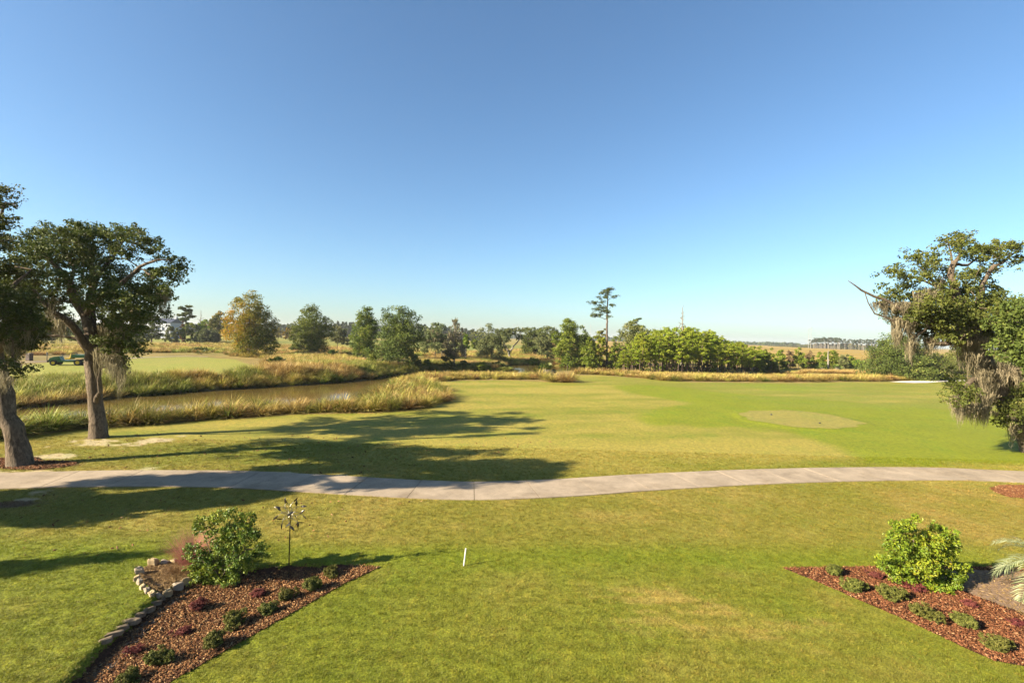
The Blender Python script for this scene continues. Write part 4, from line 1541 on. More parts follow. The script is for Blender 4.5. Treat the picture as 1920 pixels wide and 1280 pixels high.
traced_tree('live_oak', 'lush green live oak crown entering at the right edge in front of the mossy trunk', None,
            [[(2040, 900, .4), (2020, 800, .34), (1990, 720, .3), (1960, 660, .22), (1925, 620, .14), (1900, 600, .06)], [(1990, 720, .2), (1960, 700, .12), (1915, 672, .06)], [(1960, 660, .15), (1950, 600, .1), (1925, 560, .05)]],
            [(1915, 580, 20, 16), (1895, 615, 26, 20), (1920, 640, 28, 26), (1885, 650, 20, 14), (1900, 672, 22, 10), (1935, 600, 30, 30), (1950, 650, 40, 40), (1980, 600, 50, 50), (1915, 560, 8, 6), (1960, 700, 40, 30)],
            420, dict(per=44, rc=.36, size=.15, asp=.62, flat=.7), M['oak'], M['bark'], base=np.array([29.5, 22.5, 0.]), depth=24, seed=15,
            moss=[(1900, 692, 16, 3, 20)], mosscfg=dict(lo=.3, hi=.7, width=.05, per=10, spread=.14))

# ------------------------------------------------------------------ trees across the middle distance
Lb = 'tree'
AT = auto_tree
AT('sycamore', 'tallest autumn sycamore left of centre, crown turning orange and yellow', 'oval', 466, 668, 546, 50, M['syc'], seed=41, dens=2.4, per=34, turn=.2)
AT('sycamore', 'small orange leaved tree with a pale bare stem, left of the big autumn sycamore', 'oval', 412, 640, 584, 24, M['syc'], M['bark_pale'], seed=42, t0=.35, dens=1.2)
AT('broadleaf_tree', 'green and yellow tinged tree in the meadow, second tall one from the left', 'oval', 583, 665, 570, 45, M['syc_green'], seed=43, dens=2.2)
AT('small_oak', 'small round oak with thin twin stems behind the meadow palm', 'broad', 632, 656, 611, 22, M['grey_oak'], seed=44, t0=.4)
AT('broadleaf_tree', 'narrow olive brown tree touching the left side of the big pine', 'oval', 684, 674, 576, 34, M['syc_green'], seed=45, dens=2.2)
AT('pine', 'broad dark pine standing at the creek meadow, middle left', 'broad', 747, 686, 570, 50, M['pine'], M['bark_dark'], seed=46, dens=2.4, per=36, t0=.1, nsub=30)
AT('live_oak', 'dark oak draped in moss between the broad pine and the grey dying tree', 'broad', 816, 674, 605, 33, M['grey_oak'], M['bark_dark'], seed=47, moss=60, t0=.3, dens=1.5)
AT('dying_tree', 'half bare grey tree with hanging moss, thin twigs against the sky', 'bare', 852, 690, 595, 26, M['grey_oak'], M['bark_pale'], seed=48, per=7, moss=150)
AT('evergreen_bush', 'dark evergreen bush at the foot of the half bare grey tree', 'shrub', 842, 692, 655, 17, M['oak'], seed=49, cat='bush')
AT('small_tree', 'small yellow green tree on a pale stem just right of the half bare tree', 'oval', 873, 672, 612, 11, M['cedar'], M['bark_pale'], seed=50, t0=.3)
AT('live_oak', 'round topped grey green oak near the centre, left of the forked leaning one', 'broad', 922, 678, 608, 40, M['grey_oak'], M['bark_dark'], seed=51, dens=1.7, t0=.08)
fk = G(956, 674)
traced_tree('leaning_oak', 'small oak with a pale forked trunk leaning right, beside the round grey green oak', None,
            [[(956, 674, .28), (954, 660, .26), (946, 645, .18), (938, 630, .1)], [(955, 661, .22), (962, 650, .2), (971, 640, .15), (976, 630, .08)]],
            [(950, 625, 10, 8), (962, 620, 12, 6), (974, 622, 10, 7), (946, 636, 10, 6), (974, 632, 7, 5)], 60, dict(per=26, rc=.9, size=.45, asp=.7), M['grey_oak'], M['bark_pale'], base=fk, seed=52, rt=.03)
AT('live_oak', 'dark green oak clump, first of the group right of the leaning oak', 'broad', 1003, 668, 612, 32, M['pine'], M['bark_dark'], seed=53, dens=2, t0=.1)
AT('live_oak', 'low grey oak with a visible crooked stem on the pond bank', 'broad', 1027, 677, 612, 30, M['grey_oak'], M['bark_dark'], seed=54, dens=2, t0=.15)
AT('pine', 'bushy bright pine with a rounded top, tallest in the group left of the tall pine', 'broad', 1064, 690, 596, 34, M['cedar'], M['bark_dark'], seed=55, dens=2.4, t0=.04)
AT('dark_tree', 'dark rounded tree filling the gap behind the bright cedars', 'broad', 1092, 684, 611, 26, M['pine'], M['bark_dark'], seed=56, dens=1.3, t0=.1)
AT('small_pine', 'thin pine top poking above the cedars left of the tall pine', 'umbrella', 1128, 676, 616, 11, M['olive'], M['bark_pine'], seed=57)
AT('cedar', 'bright green bushy cedar on the far pond bank, left one', 'oval', 1106, 694, 630, 18, M['cedar'], seed=58, dens=1.5)
AT('cedar', 'tall light green cedar just left of the tall pine trunk', 'oval', 1122, 693, 620, 20, M['pine_lit'], seed=59, t0=.04, dens=1.2)
AT('cedar', 'dark cedar right behind the tall pine trunk', 'oval', 1152, 693, 626, 18, M['cedar'], seed=60, t0=.04, dens=1.2)
AT('bush', 'small round green bush on the pond bank at the foot of the cedars', 'shrub', 1082, 684, 656, 11, M['cedar'], seed=61, cat='bush')
AT('bush', 'small bush at the water edge between tall pine and copse', 'shrub', 1160, 692, 668, 9, M['cedar'], seed=62, cat='bush')
AT('live_oak', 'wide light olive tree rising behind the left end of the pine copse', 'broad', 1192, 686, 599, 40, M['olive'], M['bark_pale'], seed=63, dens=2)
AT('pine', 'flat topped pine behind the left end of the copse', 'umbrella', 1192, 676, 596, 20, M['pine'], M['bark_pine'], seed=64)
# tall pine, traced
tb = G(1138, 686)
traced_tree('tall_pine', 'tall slender pine with tiered branches high above the other trees, right of centre', None,
            [[(1138, 686, .26), (1138, 650, .24), (1138, 610, .21), (1138.5, 580, .17), (1139, 560, .12), (1140, 548, .07), (1147, 540, .03)],
             [(1138, 600, .09), (1130, 596, .06), (1120, 594, .05), (1110, 590, .03)], [(1138, 588, .08), (1125, 580, .05), (1112, 578, .03)], [(1138.5, 575, .08), (1125, 567, .05), (1112, 566, .03)],
             [(1139, 563, .06), (1148, 558, .04), (1158, 556, .02)], [(1139, 556, .05), (1130, 551, .03), (1124, 553, .02)], [(1138, 585, .05), (1146, 574, .03)]],
            [(1147, 541, 7, 3, 0, 7), (1134, 546, 8, 3.4, 0, 7), (1140, 543, 6, 3, 0, 6), (1128, 551, 6, 3, 0, 6), (1136, 556, 6, 4, 0, 5), (1133, 583, 8, 4, 0, 6), (1120, 571, 6, 3, 0, 5), (1142, 549, 6, 2.2, 0, 6), (1153, 556, 8, 2.2, 0, 7), (1160, 558, 4, 1.6, 0, 4), (1122, 558, 5, 2, 0, 6), (1130, 566, 9, 2.6, 0, 7), (1114, 567, 7, 2.2, 0, 6), (1147, 572, 7, 2.4, 0, 6),
             (1116, 580, 9, 2.4, 0, 7), (1128, 577, 7, 2.4, 0, 6), (1112, 591, 7, 2.4, 0, 6), (1124, 590, 10, 2.8, 0, 7), (1139, 594, 6, 2.6, 0, 6), (1141, 584, 4, 2, 0, 5)],
            230, dict(per=20, rc=.55, size=.3, asp=.4, flat=.5, up=.8), M['pine'], M['bark_pine'], base=tb, seed=65, rt=.02, shell=.1, flare=1.2)
AT('dead_pine', 'bare grey dead treetop standing above the pine copse', 'bare', 1277, 694, 571, 15, None, M['bark_pale'], seed=66, t0=.62, ncl=34)

# young pines of the copse
cop = []
for i in range(6):
    base = np.array([0., 0., 0.])
    r = np.random.default_rng(300 + i)
    sk = Skel(300 + i)
    hgt = 9.
    sk.limb([(0, 0, -.2), (r.normal(0, .1), r.normal(0, .1), 3), (r.normal(0, .2), r.normal(0, .2), 6), (r.normal(0, .25), r.normal(0, .25), 8.7)], [.12, .10, .08, .03], step=.8)
    bl = []
    for j in range(10):
        z = 2.6 + 6.2 * (j + r.uniform(0, 1)) / 10
        w_ = 1.45 * sin(pi * min(.97, (z - 1.6) / 7.6)) ** .7
        a = j * 2.4 + i
        bl.append(((cos(a) * w_ * .6, sin(a) * w_ * .6, z), (w_ * .55 + .15, w_ * .55 + .15, .45)))
    C, ids = blob_clusters(bl, 64, r, .2)
    sk.grow(C, .014, step=.6)
    V, F = sk.mesh(6, 4, .06)
    tm = mesh_np('trunk', V, [F], M['bark_pine'], smooth=True)
    crnd = r.uniform(.2, .9, len(C))
    V, F, rn = leaves(C, 62, .42, .21, .5, i, .6, .8, crnd)
    cm = mesh_np('crown', V, [F], M['pine_lit'], {'rnd': ('FACE', 'FLOAT', rn)})
    cop.append((tm, cm))


def copse_tree(P, s_, rz, which, label, group):
    o = thing('young_pine', label, 'tree', P, rz, group)
    o.scale = (s_[0], s_[0], s_[1])
    link('trunk', cop[which][0], o)
    link('crown', cop[which][1], o)
    return o


def topline(px):
    return float(np.interp(px, [1160, 1180, 1200, 1225, 1250, 1300, 1330, 1350, 1380, 1405, 1430, 1442], [652, 636, 618, 612, 610, 608, 616, 624, 634, 640, 650, 660]))


for i in range(118):
    row = i % 4
    px = 1168 + (i * 61.8034 % 100) / 100 * 266
    by = 699 - row * 3.2 + rng.uniform(-1.2, 1.2)
    g = G(px, by)
    D = depth_of(g)
    tp = topline(px) + rng.uniform(0, 14) + (10 if row == 0 else 0)
    hgt = (by - tp) * D / FPX
    copse_tree(g, (max(.75, hgt / 9 * .95), hgt / 9), rng.uniform(0, 6.28), int(rng.integers(0, 6)),
               'slim young pine with bright needles in the dense copse behind the fairway', 'young pines of the copse')
for i in range(16):
    px = 1196 + i * 15.5 + rng.uniform(-5, 5)
    AT('understory_bush', 'dark undergrowth bush among the trunks at the front of the pine copse', 'shrub', px, 697 + rng.uniform(-4, 1), 676 + rng.uniform(-6, 5), 8, M['oak'] if i % 3 else M['cedar'],
       seed=400 + i, cat='bush', group='undergrowth bushes of the copse', nsub=5, ncl=26)

# shrubby bank right of the copse
row = [(1440, 694, 652, 15, 'cedar', 'bright bush at the right end of the pine copse'), (1462, 692, 655, 14, 'cedar', 'green bush left of the grey lichened bush on the marsh bank'),
       (1478, 691, 653, 12, 'dry', 'grey lichened bare bush on the marsh bank, taller one'), (1497, 691, 650, 16, 'cedar', 'tallest rounded green bush on the marsh bank'),
       (1515, 690, 657, 12, 'dry', 'grey twiggy bush right of the tallest marsh bank bush'), (1533, 691, 660, 13, 'cedar', 'green bush left of the white dead snag'),
       (1560, 689, 656, 17, 'cedar', 'wide green bush right behind the white dead snag'), (1582, 691, 664, 13, 'grey_oak', 'grey green bush on the marsh bank, right of the snag'),
       (1597, 689, 668, 12, 'cedar', 'low bright bush between the snag and the domed oak'), (1614, 690, 675, 13, 'cedar', 'lowest bright bush just left of the domed oak'),
       (1425, 694, 662, 12, 'oak', 'dark bush under the last copse pines'), (1450, 696, 676, 9, 'oak', 'little dark bush at the waterside below the marsh bank')]
for i, (bx, by, tp, hw, mt, lb) in enumerate(row):
    AT('marsh_bank_bush', lb, 'shrub', bx, by, tp, hw * 1.25, M[mt], M['bark_pale'] if mt == 'dry' else None, seed=430 + i, cat='bush', dens=1.2, per=14 if mt == 'dry' else None)
AT('dead_snag', 'white broken dead snag rising from the marsh bank bushes', 'bare', 1552, 690, 655, 2.5, None, M['bark_pale'], seed=445, ncl=6, trunk=.28, t0=.5)
AT('live_oak', 'dome shaped live oak reaching the ground, left of the mossy leaning oak', 'shrub', 1683, 709, 626, 64, M['oak'], M['bark'], seed=446, dens=3.6, per=36, t0=.02, moss=40, nsub=26)
AT('lichen_oak', 'scrubby olive oak with grey moss in front of the domed oak', 'broad', 1752, 711, 662, 34, M['olive'], M['bark_pale'], seed=447, dens=1.8, t0=.05, moss=60)
AT('dark_oak', 'dark tree standing behind the mossy leaning trunk', 'broad', 1800, 706, 640, 36, M['oak'], M['bark_dark'], seed=448, dens=1.6, t0=.05)
AT('dark_oak', 'dark tree at the right edge far behind the mossy trunk', 'broad', 1890, 708, 640, 44, M['oak'], M['bark_dark'], seed=449, dens=1.6, t0=.05)

# background on the left
bgt = [('pine', 'umbrella pine with flat layered top beside the white house', 'umbrella', 347, 642, 572, 18, 'pine', 'bark_pine', 1.4),
       ('bare_tree', 'leafless twiggy tree right of the layered pine', 'bare', 375, 642, 578, 12, None, 'bark_pale', 1),
       ('rust_tree', 'narrow rust brown tree in front of the layered pine', 'oval', 341, 642, 602, 6, 'rust', None, 1),
       ('hedge_tree', 'dark green round tree just right of the white house', 'broad', 322, 644, 611, 18, 'grey_oak', None, 1.3),
       ('hedge_tree', 'light green tree right of the layered pine, taller one', 'broad', 385, 643, 599, 24, 'cedar', None, 1.5),
       ('hedge_tree', 'grey green rounded tree low in front of the light green one', 'broad', 385, 645, 616, 22, 'grey_oak', None, 1.4),
       ('hedge_tree', 'light green tree left of the small orange tree', 'broad', 402, 644, 592, 16, 'olive', None, 1.3),
       ('hedge_tree', 'low grey bush tree left of the pale bare stem', 'broad', 402, 645, 620, 14, 'grey_oak', None, 1.2),
       ('hedge_tree', 'mid green tree between the rust tree and the light green tree', 'broad', 358, 643, 606, 18, 'cedar', None, 1.3),
       ('pine', 'dark pine rising right behind the moss of the creek oak', 'pine', 284, 642, 575, 24, 'pine', 'bark_pine', 1.6),
       ('hedge_tree', 'dark tree mass behind the creek oak, lower one', 'broad', 262, 644, 600, 24, 'pine', None, 1.4),
       ('pine', 'green pine seen between the trunks above the utility vehicle', 'pine', 115, 642, 588, 24, 'pine', 'bark_pine', 1.5),
       ('pine', 'second pine left of the creek oak trunk, a little shorter', 'pine', 146, 644, 600, 20, 'pine', 'bark_pine', 1.4),
       ('hedge_tree', 'dark tree low behind the pale field at far left', 'broad', 86, 646, 608, 20, 'oak', None, 1.2),
       ('hedge_tree', 'dark round tree seen right of the creek oak trunk', 'broad', 205, 645, 606, 24, 'oak', None, 1.3),
       ('yellow_tree', 'bright yellow little tree right of the autumn sycamore', 'broad', 520, 634, 613, 10, 'yellow', None, 1),
       ('yellow_tree', 'golden low tree left of the second tall tree', 'broad', 540, 637, 614, 14, 'yellow', None, 1.2),
       ('hedge_tree', 'olive tree filling behind the golden trees', 'broad', 556, 636, 608, 14, 'olive', None, 1),
       ('hedge_tree', 'green tree low behind the small twin stemmed oak', 'broad', 640, 645, 616, 22, 'grey_oak', None, 1),
       ('hedge_tree', 'bright bush tree between the dying tree and the round oak', 'broad', 892, 658, 628, 12, 'cedar', None, 1),
       ('hedge_tree', 'olive tree left edge of the round grey green oak', 'broad', 885, 648, 615, 12, 'grey_oak', None, 1),
       ('hedge_tree', 'low dark tree in the gap right of the sycamore', 'broad', 502, 640, 616, 14, 'oak', None, 1),
       ('hedge_tree', 'grey tree behind the gap right of the broad pine', 'broad', 795, 645, 610, 20, 'grey_oak', None, 1)]
for i, (nm, lb, kd, bx, by, tp, hw, mt, bk, dn) in enumerate(bgt):
    AT(nm, lb, kd, bx, by, tp, hw, M[mt] if mt else None, M[bk] if bk else None, seed=500 + i, dens=dn, ncl=40 if mt is None else None)
AT('bush', 'dark bush beside the second tall tree in the meadow', 'shrub', 556, 660, 642, 14, M['oak'], seed=540, cat='bush')
for i, (bx, by, tp, hw, lb) in enumerate([(700, 684, 664, 12, 'green bush at the left foot of the broad pine'), (775, 690, 668, 16, 'bright low bush at the right foot of the broad pine'),
                                           (800, 690, 674, 12, 'low dark bush in the creek meadow right of the pine'), (868, 692, 676, 14, 'low green bush right of the dark evergreen bush'),
                                           (905, 692, 679, 16, 'low dark spread bush on the pond bank left'), (932, 690, 678, 14, 'low dark bush on the pond bank under the round oak'),
                                           (1000, 684, 672, 22, 'long dark mound of grass above the pond'), (375, 660, 652, 16, 'little dark bush in the golden far rough')]):
    AT('low_bush', lb, 'shrub', bx, by, tp, hw, M['oak'] if i % 2 else M['cedar'], seed=550 + i, cat='bush')

# ------------------------------------------------------------------ cordgrass and meadow
def clump_set(key, nm='cordgrass'):
    out_ = []
    for i in range(4):
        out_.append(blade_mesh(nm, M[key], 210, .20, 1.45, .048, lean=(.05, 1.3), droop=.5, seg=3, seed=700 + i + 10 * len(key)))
    return out_


CL = {k_: clump_set(k_) for k_ in ('cord_green', 'cord_tan', 'cord_gold')}
CLBL = {'cord_green': 'green cordgrass clump', 'cord_tan': 'tan reddish cordgrass clump', 'cord_gold': 'golden cordgrass clump'}


def clump(P, kind, s_, label, group):
    o = link('cordgrass_clump', CL[kind][int(rng.integers(0, 4))])
    o.location = (P[0], P[1], P[2] - .03)
    o.rotation_euler = (0, 0, rng.uniform(0, 6.28))
    o.scale = (s_ * rng.uniform(1, 1.3), s_ * rng.uniform(1, 1.3), s_ * rng.uniform(.85, 1.15))
    tag(o, label, 'ornamental grass', group)
    return o


def interp_line(pts, px):
    return float(np.interp(px, [p_[0] for p_ in pts], [p_[1] for p_ in pts]))


edge1 = [(-60, 832), (0, 823), (60, 815), (150, 805), (300, 795), (400, 787), (560, 776), (700, 774), (790, 767), (835, 756)]
kinds = list(CL)
for px in np.arange(-50, 836, 17.0):
    if 168 < px < 176:
        continue
    for rowi in range(2):
        q = px + rng.uniform(-5, 5) + rowi * 5
        y = interp_line(edge1, q) - 2.5 - rowi * 5 - rng.uniform(0, 2.5)
        g = G(q, y)
        pr_ = [.65, .12, .23] if q < 330 else ([.3, .35, .35] if q < 520 else [.2, .45, .35])
        if 290 < q < 350: pr_ = [.1, .6, .3]
        kd = kinds[int(rng.choice(3, p=pr_))]
        where = 'at the left edge' if q < 170 else ('right of the creek oak' if q < 400 else ('along the near creek bank' if q < 620 else 'at the bend before the creek point'))
        clump(g, kd, rng.uniform(.7, 1.15), f'{CLBL[kd]} {where}', f'{CLBL[kd]}s {where}')
# the point between lawn and creek: a thick stand
PEN = gpoly([(600, 772), (700, 771), (790, 765), (838, 752), (842, 744), (822, 726), (800, 716), (770, 718), (735, 728), (705, 745), (675, 757), (610, 765)])
x0, y0 = PEN.min(0); x1, y1 = PEN.max(0)
cnt = 0
while cnt < 105:
    x, y = rng.uniform(x0, x1), rng.uniform(y0, y1)
    if sdist(PEN, np.array([x]), np.array([y]))[0] > 0:
        continue
    kd = kinds[int(rng.choice(3, p=[.25, .38, .37]))]
    clump((x, y, Hs(x, y)), kd, rng.uniform(.7, 1.1), f'{CLBL[kd]} on the point where creek bends', f'{CLBL[kd]}s of the creek point')
    cnt += 1
# rows edging the back of the fairway
edge2 = [(800, 717), (860, 713), (960, 712), (1000, 713), (1040, 717), (1072, 718)]
edge3 = [(1082, 702), (1120, 702), (1180, 707), (1240, 714), (1300, 716), (1500, 717), (1600, 716), (1660, 715), (1700, 711)]
for e_, st, lb in ((edge2, 9.0, 'at the creek mouth behind the fairway'), (edge3, 7.0, 'along the back of the fairway before the pines')):
    for px in np.arange(e_[0][0], e_[-1][0], st):
        q = px + rng.uniform(-3, 3)
        g = G(q, interp_line(e_, q) - 1 - rng.uniform(0, 4))
        kd = kinds[int(rng.choice(3, p=[.12, .45, .43]))]
        clump(g, kd, rng.uniform(.75, 1.15) * (1.35 if 1000 < q < 1075 else 1), f'{CLBL[kd]} {lb}', f'{CLBL[kd]}s {lb}')

# meadow masses nobody could count
mead_src = {}
for k_ in ('cord_green', 'cord_tan', 'cord_gold'):
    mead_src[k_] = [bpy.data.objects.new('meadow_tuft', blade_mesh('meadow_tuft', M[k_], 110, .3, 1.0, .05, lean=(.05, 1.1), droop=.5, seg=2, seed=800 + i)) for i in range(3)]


def poly_points(poly, n):
    x0, y0 = poly.min(0); x1, y1 = poly.max(0)
    X, Y = rng.uniform(x0, x1, n * 12), rng.uniform(y0, y1, n * 12)
    m = sdist(poly, X, Y) < 0
    return X[m][:n], Y[m][:n]


FARB = gpoly([(-250, 792), (-100, 778), (20, 766), (200, 747), (380, 732), (560, 721), (620, 717), (690, 711), (740, 703), (795, 696), (840, 692), (880, 697), (935, 692), (950, 683), (1040, 684), (1178, 687), (1185, 682),
              (1080, 678), (1000, 676), (940, 674), (870, 676), (820, 670), (760, 686), (700, 684), (650, 672), (560, 664), (500, 676), (492, 694), (420, 706), (300, 706), (60, 711), (15, 718), (-250, 740)])
Xa, Ya = poly_points(FARB, 9000)
dcr = sdist(CREEK, Xa, Ya)
keep = (dcr > .25)
Xa, Ya = Xa[keep], Ya[keep]
zone = fbm(Xa / 6, Ya / 5, 61, 3)
strip = sdist(CREEK, Xa, Ya)
w_ = np.clip((zone - .35) * 3.3, 0, .999)
pickk = np.where(w_ < .33, 0, np.where(w_ < .68, 2, 1))
for i, k_ in enumerate(kinds):
    m = pickk == [0, 1, 2][i]
    X_, Y_ = Xa[m], Ya[m]
    instancer('meadow_grass', mead_src[k_], X_, Y_, H(X_, Y_) - .05, rng.uniform(0, 6.28, len(X_)), rng.uniform(.5, 1.45, len(X_)) * (.75 + .5 * fbm(X_ / 5, Y_ / 5, 62)))
# pond side and middle islet grasses
ISL = gpoly([(740, 712), (800, 704), (880, 701), (960, 703), (1005, 703), (1000, 711), (940, 711), (860, 712), (800, 716), (770, 717), (735, 727)])
BACKS = gpoly([(1075, 701), (1180, 700), (1260, 703), (1420, 706), (1600, 707), (1720, 708), (1720, 712), (1600, 714), (1450, 715), (1300, 714), (1200, 708), (1120, 702)])
MIDL = gpoly([(870, 691), (940, 690), (985, 697), (960, 700), (880, 699), (800, 696)])
RB = gpoly([(1432, 699), (1500, 697), (1640, 697), (1640, 703), (1500, 704), (1470, 698)])
for nm, pl_, n_, k_ in (('creekside_grass', ISL, 520, 'cord_gold'), ('pondside_grass', BACKS, 1500, 'cord_gold'), ('pondside_grass', BACKS, 700, 'cord_tan'), ('islet_grass', MIDL, 400, 'cord_green'), ('reed_grass', RB, 500, 'cord_tan')):
    X_, Y_ = poly_points(pl_, n_)
    instancer(nm, mead_src[k_], X_, Y_, H(X_, Y_) - .05, rng.uniform(0, 6.28, len(X_)), rng.uniform(.6, 1.1, len(X_)) * (.55 if nm == 'islet_grass' else .95))
# golden rough far on the left and middle
ROUGH = gpoly([(-200, 668), (20, 664), (60, 667), (180, 664), (300, 661), (420, 662), (430, 668), (500, 672), (560, 662), (650, 668), (700, 668), (820, 668), (940, 672), (1000, 674), (1060, 676), (1060, 660),
               (980, 655), (880, 660), (800, 662), (700, 662), (640, 652), (500, 648), (420, 643), (300, 647), (180, 650), (100, 648), (-200, 650)])
Xa, Ya = poly_points(ROUGH, 5200)
zone = fbm(Xa / 16, Ya / 14, 71, 3)
for k_, lo, hi in (('cord_gold', .0, .52), ('cord_green', .52, .58), ('cord_tan', .58, 1)):
    m = (zone >= lo) & (zone < hi)
    if m.any():
        instancer('rough_grass', mead_src[k_], Xa[m], Ya[m], H(Xa[m], Ya[m]) - .1, rng.uniform(0, 6.28, m.sum()), rng.uniform(.5, 1.5, m.sum()))


# saw palmettos: fans on short stalks
def palmetto(label, px, py, W_px, seed, nf=26, mat='palmetto', cat='palm'):
    base = G(px, py)
    D = depth_of(base)
    R_ = W_px * D / FPX
    r = np.random.default_rng(seed)
    root = thing('palmetto', label, cat, base)
    V, F, rn = [], [], []
    st = MB()
    for i in range(nf):
        a = r.uniform(0, 2 * pi)
        el = r.uniform(.15, 1.45)
        L = R_ * r.uniform(.55, .95)
        d = np.array([cos(a) * cos(el), sin(a) * cos(el), sin(el)])
        tip = d * L
        st.cyl((0, 0, 0), tuple(tip), .02 * R_, .01 * R_, 4)
        sd = np.cross(d, [0, 0, 1.]); sd /= np.linalg.norm(sd)
        nn_ = np.cross(sd, d)
        q = r.uniform(.2, .9)
        for f in np.linspace(-1.25, 1.25, 13):
            dd = d * cos(f) + sd * sin(f) + nn_ * r.normal(0, .08)
            e = tip + dd * R_ * .5 * r.uniform(.85, 1.1) - np.array([0, 0, .06 * R_])
            mid_ = tip + dd * R_ * .25
            pp = np.cross(dd, nn_); pp /= np.linalg.norm(pp)
            b_ = len(V)
            V += [tip, mid_ - pp * .035 * R_, e, mid_ + pp * .035 * R_]
            F.append((b_, b_ + 1, b_ + 2, b_ + 3)); rn.append(np.clip(q + r.normal(0, .1), 0, 1))
    link('fronds', mesh_np('fronds', V, [np.array(F)], M[mat], {'rnd': ('FACE', 'FLOAT', rn)}), root)
    st.build('stalks', M['bark_pale'], root)


palmetto('round dark palmetto at the edge of the far fairway, left of centre', 520, 688, 19, 1, 34)
palmetto('palmetto clump at the foot of the small twin stemmed oak', 622, 672, 14, 2, 26)
palmetto('bright palmetto standing alone before the pond, centre', 1023, 703, 20, 3, 34)
palmetto('palmetto low under the dead snag on the marsh bank', 1540, 694, 11, 4, 16)
palmetto('yellow green palmetto right of the dead snag foot', 1570, 694, 10, 5, 16)
palmetto('small palmetto in the golden far rough right of the white house', 378, 664, 9, 6, 14)

# ------------------------------------------------------------------ utility vehicle on the far fairway
P_ = {}
P_['vgreen'] = solid('vehicle_green_paint', (.012, .13, .03), .3, 0, .03)
P_['vyellow'] = solid('vehicle_yellow', (.75, .50, .01), .45, 0, .03)
P_['black'] = solid('black_plastic', (.015, .015, .016), .6, 0, .1)
P_['rubber'] = solid('tyre_rubber', (.02, .02, .02), .85, 0, .2)
P_['lens'] = solid('lamp_lens', (.7, .7, .65), .15, 0, .02)
P_['steel'] = solid('grey_steel', (.35, .35, .35), .4, .8, .1)
vb = G(128, 684.5)
veh = thing('utility_vehicle', 'green open utility vehicle with yellow seats and cargo box, parked on the far fairway', 'utility vehicle', (vb[0], vb[1], vb[2] + .0), radians(180 + 22))
veh.scale = (1.25, 1.25, 1.25)
MB().prism([(-.1, .36), (1.42, .40), (1.5, .55), (1.42, .78), (1.05, .92), (.62, .98), (.55, .8), (.45, .55), (-.1, .50)], -.42, .42).build('hood', P_['vgreen'], veh)
b_ = MB(); b_.box((0, 0, .42), (2.5, .9, .12)); b_.box((-.1, 0, .5), (.9, 1.3, .1)); b_.box((.95, .62, .74), (.62, .26, .06), bev=.02); b_.box((.95, -.62, .74), (.62, .26, .06), bev=.02)
b_.build('body', P_['vgreen'], veh)
for sy in (-.33, .33):
    st_ = MB(); st_.box((-.15, sy, .72), (.48, .5, .14), bev=.04); st_.box((-.4, sy, 1.0), (.14, .5, .48), ry=-.18, bev=.05)
    st_.build('seat', P_['vyellow'], veh)
cb = MB(); cb.box((-1.05, 0, .86), (1.15, 1.32, .06)); cb.box((-1.05, .65, 1.0), (1.15, .05, .3)); cb.box((-1.05, -.65, 1.0), (1.15, .05, .3)); cb.box((-.5, 0, 1.0), (.05, 1.3, .3)); cb.box((-1.61, 0, 1.0), (.05, 1.3, .3))
cb.box((-1.05, 0, 1.13), (.9, 1.1, .05))
cb.build('cargo_box', P_['vgreen'], veh)
MB().box((1.52, 0, .45), (.12, 1.15, .22), bev=.03).build('bumper', P_['black'], veh)
g_ = MB(); g_.path([(-.5, -.6, .85), (-.52, -.6, 1.3), (-.52, .6, 1.3), (-.5, .6, .85)], .03, 6)
g_.build('rear_guard', P_['black'], veh)
sw = MB()
for k_ in range(10):
    a, c_ = k_ * pi / 5, (k_ + 1) * pi / 5
    sw.cyl((.33 + .06 * sin(a), .33 + .17 * cos(a), 1.08 + .13 * sin(a)), (.33 + .06 * sin(c_), .33 + .17 * cos(c_), 1.08 + .13 * sin(c_)), .015, n=5)
sw.cyl((.5, .33, .85), (.33, .33, 1.08), .02, n=5)
sw.build('steering_wheel', P_['black'], veh)
for sy in (-.3, .3):
    MB().box((1.44, sy, .7), (.08, .2, .09), bev=.02).build('headlight', P_['lens'], veh)
for x, rr, ww in ((1.0, .29, .24), (-1.05, .33, .32)):
    for sy in (-1, 1):
        w_ = MB().cyl((x, sy * .62 - ww / 2, rr), (x, sy * .62 + ww / 2, rr), rr, n=20).build('wheel', P_['rubber'], veh)
        hb = MB().cyl((x, sy * (.62 + ww / 2) - .02, rr), (x, sy * (.62 + ww / 2) + .015, rr), rr * .52, n=14)
        o = hb.build('rim', P_['vyellow'], w_)

# posts by the far path
q = G(88, 678.5)
t_ = thing('marker_post', 'thin dark hole marker post behind the far path, left of the utility vehicle', 'post', q)
MB().cyl((0, 0, -.1), (0, 0, 1.45), .045, n=8).build('post', P_['black'], t_)
MB().box((0, 0, 1.2), (.2, .05, .42), bev=.01).build('plate', P_['black'], t_)
q = G(55, 676)
t_ = thing('litter_bin', 'square dark litter bin with a pale lid at far left', 'bin', q)
MB().box((0, 0, .5), (.6, .6, 1.0), bev=.03).build('bin_body', solid('bin_brown', (.09, .05, .035), .7), t_)
MB().box((0, 0, 1.05), (.68, .68, .1), bev=.03).build('lid', solid('bin_lid', (.35, .27, .22), .6), t_)
q = G(96, 647)
t_ = thing('flag_stick', 'very thin dark flag pole in the distant rough, far left', 'pole', q)
MB().cyl((0, 0, -.1), (0, 0, 4.6), .05, n=6).build('pole', P_['black'], t_)

